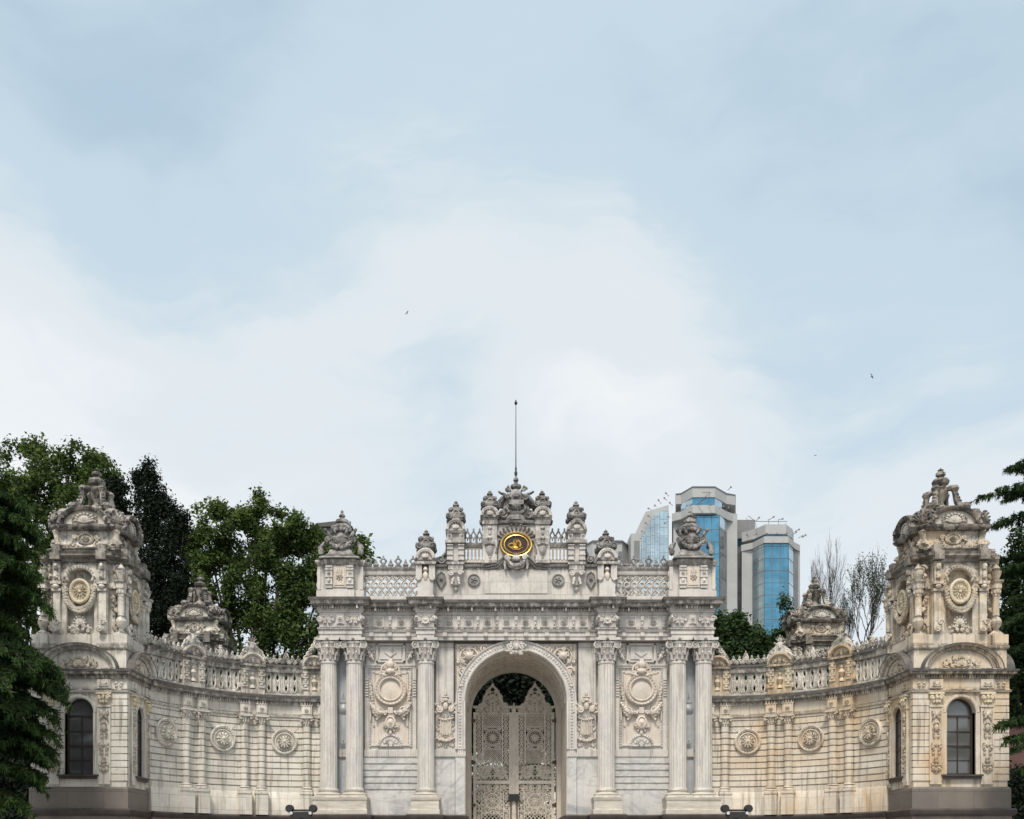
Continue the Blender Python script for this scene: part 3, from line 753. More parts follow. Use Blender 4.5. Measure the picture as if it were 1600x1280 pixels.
def fr_bracket(T, i):
    m.T = T
    if i % 2 == 0:
        for q in ((-.23, .23, 12.66, 12.70), (-.23, .23, 13.14, 13.18), (-.23, -.19, 12.70, 13.14), (.19, .23, 12.70, 13.14)): m.box(q[0], q[1], -.05, .02, q[2], q[3])
        m.rosette(0, 12.92, .15, -.03, 8, .07)
    else:
        m.box(-.08, .08, -.05, .02, 12.66, 13.2); m.box(-.07, .07, -.10, -.05, 12.95, 13.2); m.blob(0, -.07, 12.86, .06, .05, .1); m.blob(0, -.1, 13.02, .06, .04, .06)
    m.T = None
for p, q in zip(EP, EP[1:]):
    L = math.hypot(q[0] - p[0], q[1] - p[1]); ang = math.atan2(q[1] - p[1], q[0] - p[0])
    if L < .3: continue
    if L < 1.0:
        m.T = frameT((p[0] + q[0]) / 2, (p[1] + q[1]) / 2, ang); m.arab(-.36, .36, 12.64, 13.2, -.03, .2, 4, 1.4, dep=.06); m.disc(0, 12.9, [(.2, 0), (.18, .08), (.1, .06), (0, .12)], -.02)
        for sg in (-1, 1): m.scroll(sg * .4, 12.95, .14, sg, 1.3, -.0, .06)
        m.T = None
    elif abs(L - 2.0) < .1:
        m.T = frameT((p[0] + q[0]) / 2, (p[1] + q[1]) / 2, ang)
        m.box(-.17, .17, -.04, .02, 12.7, 13.16); m.box(-.12, .12, -.07, -.03, 12.75, 13.1); m.rosette(0, 12.92, .12, -.07, 6, .05)
        for sg in (-1, 1): m.arab(sg * .62 - .36, sg * .62 + .36, 12.64, 13.2, -.03, .2, 4, 1.5, dep=.06); m.scroll(sg * .98, 12.95, .15, sg, 1.3, -.0, .06)
        m.T = None
    else:
        n_ = {True: 17, False: 5}[L > 5]
        if p[0] == q[0]: n_ = 7
        for i in range(n_):
            t_ = (i + .5) / n_; fr_bracket(frameT(p[0] + (q[0] - p[0]) * t_, p[1] + (q[1] - p[1]) * t_, ang), i + 1)
m.build('frieze', 'marble', gate)
m = MB()
m.sweep(EP, [(-.5, 13.32), (.06, 13.32), (.1, 13.36), (.1, 13.54), (.2, 13.58), (.34, 13.60), (.37, 13.63), (.37, 13.72), (.42, 13.78), (.44, 13.84), (-.5, 13.87)])
def dent(T, i):
    m.T = T
    if i % 9 == 4: m.box(-.045, .045, -.30, -.08, 13.40, 13.575)
    else: m.box(-.03, .03, -.2, -.08, 13.41, 13.53)
    m.T = None
along(EP, .125, dent)
m.build('cornice', 'marble', gate)
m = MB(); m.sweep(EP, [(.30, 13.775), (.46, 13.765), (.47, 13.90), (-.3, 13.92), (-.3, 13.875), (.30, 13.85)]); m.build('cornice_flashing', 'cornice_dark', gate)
m = MB()
def beadf(T, i): m.T = T; m.blob(0, -.1, 12.55, .035, .035, .035, 5, 3); m.T = None
along(EP, .1, beadf, .04)
def gut(T, i): m.T = T; m.box(-.1, .1, -.16, .0, 12.22, 12.40); m.blob(0, -.12, 12.26, .09, .06, .08, 6, 4); m.T = None
for p, q in zip(EP, EP[1:]):
    if p[1] == q[1] == -.42:
        k = 8 if q[0] - p[0] > 5 else 3
        for i in range(k): gut(frameT(p[0] + (q[0] - p[0]) * (i + .5) / k, -.42, 0), i)
m.build('bead_moulding', 'marble', gate)
# ---- attic
ZA = 13.9
m = MB()
m.box(-3.95, 3.95, -.40, .5, ZA, 14.28); m.box(-4.0, 4.0, -.3, .4, 14.28, 15.72)
m.box(-1.52, 1.52, -.40, -.3, 14.32, 15.45); m.box(-1.45, 1.45, -.36, -.3, 15.45, 15.5)
m.box(-1.62, 1.62, -.46, .4, 15.72, 17.82)
m.box(-3.35, 3.35, -.2, .3, 15.72, 15.86)
m.build('attic_wall', 'marble_wall', gate)
m = MB()    # string mouldings of the attic: flat, then swept up to the emblem
pf = [(-.2, 15.6), (.06, 15.6), (.10, 15.66), (.10, 15.72), (-.2, 15.74)]
for x0, x1 in ((-4.1, -1.4), (1.4, 4.1)): m.sweep([(x0, -.3), (x1, -.3)], pf)
for sg in (-1, 1):
    m.tube([(sg * 1.45, -.42, 15.62), (sg * .98, -.46, 15.7), (sg * .72, -.5, 15.95), (sg * .5, -.5, 16.1)], .055, 5)
    m.tube([(sg * 1.45, -.42, 15.5), (sg * .92, -.46, 15.58), (sg * .66, -.5, 15.8), (sg * .45, -.5, 15.92)], .03, 4)
m.sweep([(-1.68, -.3), (-1.68, -.5), (1.68, -.5), (1.68, -.3)], [(-.2, 17.62), (.0, 17.62), (.08, 17.68), (.1, 17.78), (.0, 17.84), (-.2, 17.84)])
m.build('attic_moulding', 'crest', gate)
m = MB()    # round and lozenge medallions
for sg in (-1, 1):
    x, z = sg * 2.04, 14.98
    m.disc(x, z, [(.31, 0), (.31, .08), (.27, .1), (.25, .05), (0, .06)], -.3, 24); m.rosette(x, z, .2, -.37, 5, .05, False)
    x = sg * 3.62
    m.prism([(x, z - .4), (x + .2, z - .05), (x + .14, z + .24), (x, z + .36), (x - .14, z + .24), (x - .2, z - .05)], -.38, -.3)
    m.tube([(x, -.39, z - .42), (x + .22, -.39, z - .05), (x + .16, -.39, z + .26), (x, -.39, z + .38), (x - .16, -.39, z + .26), (x - .22, -.39, z - .05), (x, -.39, z - .42)], .03, 4)
    m.rosette(x, z, .12, -.39, 5, .05, False)
m.build('medallion', 'crest', gate)
# consoles under the upper pedestals
for sg in (-1, 1):
    x = sg * 2.92; m = MB()
    m.box(x - .36, x + .36, -.62, -.3, 15.42, 15.72); m.box(x - .42, x + .42, -.66, -.3, 15.66, 15.78)
    m.lathe(x, -.34, [(.02, 14.42), (.09, 14.5), (.1, 14.6), (.05, 14.66), (.16, 14.72), (.2, 14.9), (.27, 15.2), (.32, 15.42)], 14, lambda a: 1 + .06 * math.cos(8 * a))
    for s_ in (-1, 1): m.scroll(x + s_ * .24, 15.25, .13, s_, 1.4, -.6, .05); m.leaf(x + s_ * .1, 15.1, .4, -PI / 2 + s_ * .2, -.56, .16, .1)
    m.rosette(x, 15.22, .13, -.62, 6, .07, False)
    m.build('console', 'marble', gate)
# end pedestals
for sg in (-1, 1):
    x = sg * 8.45; m = MB()
    m.box(x - 1.08, x + 1.08, -.72, .5, ZA, 15.6); m.box(x - .66, x + .66, -.92, -.72, ZA, 15.6)
    m.box(x - 1.14, x + 1.14, -.8, .5, ZA, 14.36); m.box(x - .7, x + .7, -.98, -.78, ZA, 14.38)
    m.sweep([(x - 1.08, .5), (x - 1.08, -.72), (x - .66, -.72), (x - .66, -.92), (x + .66, -.92), (x + .66, -.72), (x + 1.08, -.72), (x + 1.08, .5)], [(-.3, 15.56), (.03, 15.56), (.08, 15.64), (.12, 15.72), (.12, 15.8), (-.3, 15.82)])
    m.build('end_pedestal', 'marble', gate)
    for s_ in (-1, 1):
        m = MB(); xx = x + s_ * .5; m.box(xx - .16, xx + .16, -1.03, -.92, 14.42, 15.5)
        for zz in (15.3, 14.95, 14.6): m.box(xx - .18, xx + .18, -1.08, -.92, zz - .03, zz + .03)
        m.rosette(xx, 15.12, .12, -1.03, 6, .05); m.blob(xx, -1.04, 14.78, .1, .05, .12); m.blob(xx, -1.05, 15.4, .15, .08, .07)
        m.build('pedestal_bracket', 'marble', gate); m = MB(); xx = x + s_ * 1.02
        m.box(xx - .08, xx + .08, -.78, -.72, 14.4, 15.5); m.blob(xx + s_ * .06, -.6, 14.65, .1, .1, .2); m.blob(xx + s_ * .06, -.6, 15.2, .08, .1, .18)
        m.build('side_bracket', 'marble', gate)
    m = MB(); m.box(x - .3, x + .3, -.97, -.92, 14.46, 15.46); m.box(x - .24, x + .24, -1.0, -.96, 14.56, 15.36)
    m.rosette(x, 14.95, .22, -1.0, 7, .08, False); m.palm(x, 15.12, .2, -.99, 5)
    m.build('rosette_panel', 'marble_warm', gate)
    # big urn on a swept base
    m = MB()
    m.lathe(x, -.2, [(1.0, 15.82), (.98, 15.88), (.8, 15.98), (.62, 16.14), (.52, 16.36)], 24, sq=.85)
    m.lathe(x, -.2, [(.3, 16.3), (.42, 16.45), (.56, 16.75), (.60, 16.95), (.5, 17.05), (.46, 17.1), (.34, 17.25), (.42, 17.36), (.44, 17.55), (.36, 17.68), (.24, 17.72), (.32, 17.78), (.3, 17.92), (.14, 17.98), (.1, 18.06), (.16, 18.12), (.12, 18.2), (.05, 18.28), (.08, 18.34), (.0, 18.45)], 20, lambda a: 1 + .05 * math.cos(8 * a))
    u = m.build('urn', 'crest', gate)
    m = MB()
    m.garland(x - .55, 16.75, x + .55, 16.75, .3, .13, -.68, 13, 5)
    for s_ in (-1, 1):
        m.scroll(x + s_ * .6, 16.85, .2, s_, 1.5, -.62, .07, PI / 2); m.leaf(x + s_ * .45, 16.95, .45, PI / 2 - s_ * .7, -.6, .2, .12)
        m.tube([(x + s_ * .8, -.5, 16.75), (x + s_ * .98, -.55, 16.45), (x + s_ * .92, -.6, 16.15)], [.08, .14, .07]); m.blob(x + s_ * .95, -.55, 16.3, .15, .14, .22); m.blob(x + s_ * .9, -.3, 16.62, .15, .14, .15)
        m.leaf(x + s_ * .2, 17.1, .35, PI / 2 - s_ * .6, -.62, .14, .1); m.scroll(x + s_ * .35, 17.42, .15, -s_, 1.4, -.5, .05)
    m.disc(x, 17.0, [(.2, 0), (.19, .1), (.15, .06), (0, .1)], -.62, 14, 1, 1.1); m.beads(x - .4, 16.72, x + .4, 16.72, .09, .045, -.7)
    for q in range(9): a = PI + PI * q / 8; m.blob(x + .43 * math.cos(a), -.2 + .43 * math.sin(a), 17.36, .09, .09, .1)
    m.build('urn_garland', 'crest', u)
# inner pedestals with little arched shrines, and the upper ones
def pinnacle(m, x, y, z, k=1.0):
    """small square cupola with scrolls and a two-ball finial, base at z"""
    m.lathe(x, y, [(.46 * k, z), (.44 * k, z + .06 * k), (.47 * k, z + .12 * k), (.47 * k, z + .22 * k), (.38 * k, z + .34 * k), (.33 * k, z + .5 * k), (.33 * k, z + .62 * k), (.25 * k, z + .7 * k), (.2 * k, z + .76 * k), (.1 * k, z + .8 * k), (.09 * k, z + .84 * k), (.17 * k, z + .88 * k), (.16 * k, z + .93 * k), (.06 * k, z + .97 * k), (.1 * k, z + 1.02 * k), (.09 * k, z + 1.06 * k), (.03 * k, z + 1.1 * k), (.0, z + 1.18 * k)], 16, sq=.55)
    for a in range(4):
        T0 = m.T; f = frameT(x, y, a * PI / 2); m.T = f
        m.ring(0, z + .42 * k, .1 * k, .1 * k, .04 * k, -.36 * k, 12, 5); m.blob(0, -.34 * k, z + .16 * k, .12 * k, .1 * k, .1 * k)
        for sg in (-1, 1): m.scroll(sg * .34 * k, z + .2 * k, .15 * k, sg, 1.4, -.44 * k, .05 * k); m.scroll(sg * .25 * k, z + .58 * k, .1 * k, -sg, 1.3, -.33 * k, .04 * k)
        m.T = T0
def shrine_top(m, x, y, z, hw, dp):
    """square block with a segmental arch on the front, z to z+.66"""
    m.box(x - hw * .92, x + hw * .92, y - dp * .92, y + dp, z, z + .14)
    m.box(x - hw, x + hw, y - dp, y + dp, z + .08, z + .13)
    m.arc(x, z + .13, hw * .68, y - dp, [(-.0, -.3), (0, .05), (.1, .08), (.14, .05), (.14, -.3)], 0, PI, 18)
    pts = [(x - hw * .96, z + .13)] + [(x + hw * .98 * math.cos(PI - PI * i / 12), z + .13 + (hw * 1.1) * math.sin(PI * i / 12) * .98) for i in range(13)] + [(x + hw * .96, z + .13)]
    m.prism(pts[1:-1], y - dp + .06, y + dp)
    m.blob(x, y - dp - .02, z + .25, hw * .4, .06, .12); m.palm(x, z + .2, .22, y - dp - .02, 5)
for sg in (-1, 1):
    x = sg * 4.36; m = MB()
    m.box(x - .38, x + .38, -.82, .45, ZA, 14.95); m.box(x - .42, x + .42, -.88, .45, ZA, 14.12)
    m.box(x - .46, x - .17, -.86, .45, 14.95, 15.66); m.box(x + .17, x + .46, -.86, .45, 14.95, 15.66); m.box(x - .17, x + .17, -.6, .45, 14.95, 15.66)
    m.box(x - .5, x + .5, -.92, .45, 15.6, 15.72)
    for s_ in (-1, 1): m.box(x + s_ * .33 - .13, x + s_ * .33 + .13, -.9, -.8, 14.88, 15.0); m.blob(x + s_ * .33, -.86, 14.85, .1, .06, .06)
    shrine_top(m, x, -.2, 15.72, .5, .72)
    sh = m.build('shrine_pedestal', 'marble', gate)
    m = MB(); m.lathe(x, -.76, [(.02, 14.72), (.07, 14.8), (.13, 14.95), (.15, 15.1), (.1, 15.2), (.06, 15.26), (.12, 15.34), (.1, 15.44), (.03, 15.52)], 12, lambda a: 1 + .08 * math.cos(6 * a)); m.build('pendant', 'marble_warm', sh)
    m = MB(); pinnacle(m, x, -.2, 16.38, .97); m.build('pinnacle', 'crest', sh)
    # sweeping scroll between shrine and upper stage
    m = MB(); x1 = sg * 3.45
    m.tube([(sg * 3.32, -.25, 16.75), (sg * 3.4, -.25, 16.35), (sg * 3.62, -.25, 16.1), (sg * 3.85, -.25, 16.05)], .07); m.scroll(sg * 3.62, 15.98, .2, sg, 1.6, -.32, .06); m.scroll(sg * 3.86, 15.92, .13, -sg, 1.4, -.3, .05)
    m.prism([(sg * 3.2, 15.72), (sg * 3.2, 16.8), (sg * 3.4, 16.35), (sg * 3.62, 16.12), (sg * 3.9, 16.04), (sg * 3.95, 15.72)][::sg], -.2, .1)
    m.build('volute', 'crest', gate)
    # upper outer pedestal
    x = sg * 2.92; m = MB()
    m.box(x - .42, x + .42, -.5, .35, 15.78, 16.72)
    for s_ in (-1, 1):
        xx = x + s_ * .27; m.box(xx - .13, xx + .13, -.6, -.5, 15.82, 16.66)
        for zz in (15.9, 16.15, 16.42, 16.6): m.box(xx - .15, xx + .15, -.65, -.5, zz - .03, zz + .03)
    m.box(x - .5, x + .5, -.66, .4, 16.7, 16.84); m.box(x - .40, x + .40, -.5, .3, 16.84, 17.2)
    for s_ in (-1, 1): m.box(x + s_ * .3 - .12, x + s_ * .3 + .12, -.58, -.45, 16.86, 17.2); m.rosette(x + s_ * .3, 17.05, .1, -.58, 6, .04, False)
    shrine_top(m, x, -.12, 17.2, .49, .55)
    sh = m.build('upper_pedestal', 'marble', gate)
    m = MB(); pinnacle(m, x, -.12, 17.86, .92); m.build('pinnacle', 'crest', sh)
    # inner upper pedestal, on the central block
    x = sg * 1.27; m = MB()
    m.box(x - .34, x + .34, -.6, .3, 15.75, 17.6)
    m.lathe(x, -.6, [(.02, 15.95), (.06, 16.0), (.04, 16.08), (.1, 16.12), (.17, 16.3), (.2, 16.5), (.1, 16.56), (.2, 16.62)], 12, lambda a: 1 + .08 * math.cos(8 * a))
    m.box(x - .26, x + .26, -.7, -.5, 16.6, 16.72)
    m.blob(x, -.62, 16.95, .14, .08, .1); m.blob(x, -.63, 17.2, .08, .07, .14); m.blob(x, -.62, 17.42, .12, .08, .08); m.leaf(x, 17.0, .25, -PI / 2, -.6, .14)
    shrine_top(m, x, -.15, 17.84, .46, .58)
    m.box(x - .38, x + .38, -.66, .35, 17.6, 17.84)
    sh = m.build('upper_pedestal', 'marble', gate)
    m = MB(); pinnacle(m, x, -.15, 18.44, .86); m.build('pinnacle', 'crest', sh)
# lattice balustrades
def clipline(x0, x1, z0, z1, px, pz, dx, dz):
    t0, t1 = -99, 99
    for p, d, a, b in ((px, dx, x0, x1), (pz, dz, z0, z1)):
        if abs(d) < 1e-9: continue
        u, v = sorted(((a - p) / d, (b - p) / d)); t0, t1 = max(t0, u), min(t1, v)
    return (t0, t1) if t1 > t0 + .05 else None
for sg in (-1, 1):
    x0, x1 = sorted((sg * 4.8, sg * 7.36)); z0, z1 = 14.22, 15.22
    m = MB(); y = -.28
    st = .365
    k = int((x1 - x0 + z1 - z0) / st) + 3
    for d in (-1, 1):
        for i in range(-4, k + 2):
            px = x0 + i * st - (0.5 if d > 0 else 0); c = clipline(x0, x1, z0, z1, px, z0, d * .62, .78)
            if c: m.tube([(px + d * .62 * c[0], y, z0 + .78 * c[0]), (px + d * .62 * c[1], y, z0 + .78 * c[1])], .058, 4)
    x = x0 + .2
    while x < x1 - .1:
        m.ring(x, 14.75, .13, .13, .045, y - .03, 12, 5); m.ring(x + .18, 14.36, .1, .1, .035, y - .02, 10, 4); m.ring(x + .18, 15.1, .1, .1, .035, y - .02, 10, 4); x += .365
    m.build('lattice_panel', 'marble', gate)
    m = MB(); m.box(x0 - .1, x1 + .1, -.42, .1, ZA, 14.2); m.sweep([(x0 - .1, -.3), (x1 + .1, -.3)], [(-.3, 15.22), (.06, 15.22), (.1, 15.3), (.1, 15.42), (.16, 15.48), (.18, 15.58), (.1, 15.62), (-.3, 15.64)])
    m.build('rail', 'marble', gate)
    m = MB(); x = x0 + .2; i = 0
    while x < x1:
        if i % 2 == 0:
            m.ring(x, 15.92, .12, .13, .045, -.25, 12, 5); m.blob(x, -.25, 16.12, .05, .05, .09); m.leaf(x, 15.65, .16, PI / 2, -.25, .16)
            for s_ in (-1, 1): m.blob(x + s_ * .14, -.25, 15.93, .05, .05, .06)
            m.tube([(x - .14, -.25, 15.66), (x, -.25, 15.78), (x + .14, -.25, 15.66)], .05, 5)
        else:
            m.blob(x, -.25, 15.74, .16, .1, .1); m.blob(x, -.25, 15.86, .08, .07, .09); m.blob(x, -.25, 15.97, .035, .035, .06)
        x += .36; i += 1
    m.build('cresting', 'crest', gate)
    # little upper lattice with pointed loops
    x0, x1 = sorted((sg * 1.62, sg * 2.5)); y = -.22
    m = MB(); m.box(x0, x1, y - .06, y + .08, 15.86, 15.93)
    k = 5
    for i in range(k):
        x = x0 + (x1 - x0) * (i + .5) / k; wd = (x1 - x0) / k * .5
        for s_ in (-1, 1):
            m.tube([(x, y, 15.93), (x + s_ * wd, y, 16.08), (x + s_ * wd * .8, y, 16.2), (x + s_ * wd * .8, y, 16.36), (x + s_ * wd, y, 16.46), (x, y, 16.6)], .035, 4)
    m.build('lattice_panel', 'marble_warm', gate)
    m = MB(); m.sweep([(x0, y), (x1, y)], [(-.15, 16.6), (.05, 16.6), (.1, 16.68), (.14, 16.8), (-.15, 16.84)]); m.build('rail', 'marble', gate)
    m = MB()
    for i in range(3):
        x = x0 + (x1 - x0) * (i + .5) / 3
        for s_ in (-1, 1): m.tube([(x + s_ * .12, y, 16.84), (x + s_ * .13, y, 17.0), (x + s_ * .06, y, 17.08), (x + s_ * .12, y, 17.18), (x + s_ * .05, y, 17.32), (x, y, 17.4)], .04, 5)
        m.blob(x, y, 17.46, .05, .05, .09); m.blob(x + .15, y, 17.1, .05, .05, .06); m.blob(x, y, 17.0, .04, .04, .1)
    m.build('cresting', 'crest', gate)
# central crown: shell, mask, swag, vase
m = MB()
m.lathe(0, 0, [(.62, 17.84), (.6, 18.05), (.5, 18.2), (.42, 18.35), (.55, 18.5)], 20)
m.box(-.72, .72, -.3, .2, 17.84, 18.06)
m.disc(0, 18.6, [(.82, -.5), (.84, -.1), (.8, .1), (.66, .02), (.6, .12), (0, .2)], -.1, 28, 1, .86, a0=-.05 * PI, a1=1.05 * PI)
cr_ = m.build('crown_ornament', 'crest', gate)
m = MB()
m.box(-.36, .36, -.52, -.2, 18.6, 18.82); m.disc(0, 19.08, [(.32, -.3), (.34, 0), (.3, .1), (.2, .14), (.14, .24), (0, .3)], -.25, 20); m.blob(0, -.52, 18.98, .09, .1, .08)
m.lathe(0, -.3, [(.05, 18.22), (.14, 18.28), (.25, 18.45), (.28, 18.6)], 16, lambda a: 1 + .1 * math.cos(8 * a))
m.garland(-.5, 18.45, .5, 18.45, .34, .1, -.42, 13, 4)
for sg in (-1, 1):
    m.scroll(sg * .62, 18.2, .26, sg, 1.5, -.3, .1, PI / 2); m.tube([(sg * .8, -.25, 17.9), (sg * .66, -.3, 18.15), (sg * .5, -.36, 18.4), (sg * .36, -.4, 18.6)], .09)
    m.tube([(sg * .84, -.2, 18.55), (sg * .8, -.3, 18.8), (sg * .6, -.36, 19.02), (sg * .36, -.36, 19.12)], [.1, .11, .1, .07])
    m.scroll(sg * .4, 19.42, .13, sg, 1.3, -.22, .06); m.leaf(sg * .45, 19.15, .4, PI / 2 - sg * 1.3, -.24, .14, .1); m.scroll(sg * .42, 18.98, .14, -sg, 1.3, -.4, .05)
    m.leaf(sg * .25, 19.3, .28, PI / 2 - sg * .5, -.2, .14, .1)
m.lathe(0, -.05, [(.2, 19.4), (.15, 19.5), (.26, 19.56), (.27, 19.66), (.18, 19.72), (.08, 19.78), (.09, 19.86), (.13, 19.92), (.12, 20.0), (.05, 20.08), (.03, 20.2)], 14)
m.build('crown_carving', 'crest', cr_)
# swag under the emblem and the ray of petals over it
m = MB()
m.blob(0, -.62, 15.95, .2, .12, .16, 8, 5); m.palm(0, 16.0, .2, -.62, 5); m.garland(-.42, 15.85, .42, 15.85, .26, .11, -.6, 13, 8)
m.tube([(-.45, -.56, 15.85), (-.3, -.58, 15.58), (0, -.6, 15.48), (.3, -.58, 15.58), (.45, -.56, 15.85)], .08)
for sg in (-1, 1): m.scroll(sg * .42, 16.0, .14, sg, 1.5, -.6, .06); m.tube([(sg * .5, -.55, 15.95), (sg * .55, -.56, 15.7), (sg * .52, -.56, 15.45)], [.06, .07, .05])
m.build('emblem_swag', 'marble', gate); m = MB()
for i in range(13):
    a = PI * (.06 + .88 * i / 12); m.blob(.84 * math.cos(a), -.52, 16.73 + .74 * math.sin(a), .17, .05, .055, 6, 4, a); m.blob(.97 * math.cos(a), -.54, 16.73 + .87 * math.sin(a), .07, .06, .06, 6, 4)
for sg in (-1, 1): m.tube([(sg * .86, -.52, 16.9), (sg * .93, -.54, 16.5), (sg * .98, -.54, 16.2), (sg * .9, -.52, 16.02)], [.04, .08, .09, .05])
m.build('emblem_rays', 'crest', gate)
m = MB(); m.disc(0, 16.63, [(.72, 0), (.74, .1), (.71, .16), (.66, .14), (.64, .09)], -.48, 40, 1.07, .82)
m.disc(0, 16.63, [(.555, .05), (.555, .15), (.525, .16), (.51, .12), (.51, .05)], -.48, 40, 1.07, .82)
em = m.build('emblem_frame', 'gold', gate)
m = MB(); m.disc(0, 16.63, [(.64, 0), (.64, .1), (0, .1)], -.48, 40, 1.07, .82); m.build('emblem_field', 'maroon', em)
m = MB(); y = -.61; cz = 16.63
for q in (-.07, 0.0, .07): m.tube([(q - .05, y, cz + .27 - abs(q) * .8), (q - .07, y, cz + .1), (q * .6 - .06, y, cz - .1)], .014, 4)
for rx, rz, ox in ((.19, .11, -.2), (.13, .07, -.22)): m.ring(ox, cz - .05, rx, rz, .016, y, 18, 4)
for q in range(3): m.tube([(-.13 + q * .06, y, cz - .06), (-.12 + q * .06, y, cz - .18), (-.02 + q * .04, y, cz - .21), (.06 + q * .02, y, cz - .14)], .02, 4)
m.blob(-.03, y, cz - .15, .11, .012, .06, 8, 4)
for q in range(3): m.tube([(-.0, y, cz + .2 - q * .05), (.12, y, cz + .21 - q * .04), (.21 - q * .02, y, cz + .1), (.235 - q * .025, y, cz - .03), (.19, y, cz - .12)], [.01, .022, .026, .02, .01], 4)
m.tube([(-.34, y, cz - .05), (-.28, y, cz - .17), (-.1, y, cz - .25), (.12, y, cz - .24), (.33, y, cz - .13)], [.01, .016, .018, .016, .008], 4); m.tube([(.04, y, cz + .1), (.1, y, cz - .02), (.24, y, cz - .17)], .013, 4)
for i in range(40):
    a = 2 * PI * i / 40; m.blob(.64 * math.cos(a), -.59, cz + .60 * .82 * math.sin(a), .018, .02, .018, 5, 3)
m.build('emblem', 'gold', em)
# ---- plinth below the ledge
m = MB()
for sg in (-1, 1):
    L = [(2.48, 4.2), (2.48, -.3), (3.6, -.3), (3.6, -1.22), (5.1, -1.22), (5.1, -.3), (7.05, -.3), (7.05, -1.22), (9.8, -1.22), (9.8, .9)]
    pth = L if sg > 0 else [(-x, y) for x, y in L[::-1]]
    m.sweep(pth, [(-.4, 3.34), (.08, 3.34), (.14, 3.42), (.16, 3.56), (.1, ZL), (-.4, ZL - .004)])
m.build('ledge', 'ledge', gate)
m = MB()
for sg in (-1, 1):
    L = [(2.49, 4.15), (2.49, -.25), (3.65, -.25), (3.65, -1.15), (5.05, -1.15), (5.05, -.25), (7.1, -.25), (7.1, -1.15), (9.75, -1.15), (9.75, .9)]
    pth = L if sg > 0 else [(-x, y) for x, y in L[::-1]]
    m.sweep(pth, [(-.4, 0), (.1, 0), (.1, .5), (0, .6), (0, 3.34), (-.4, 3.34)])
m.build('plinth', 'dado', gate)
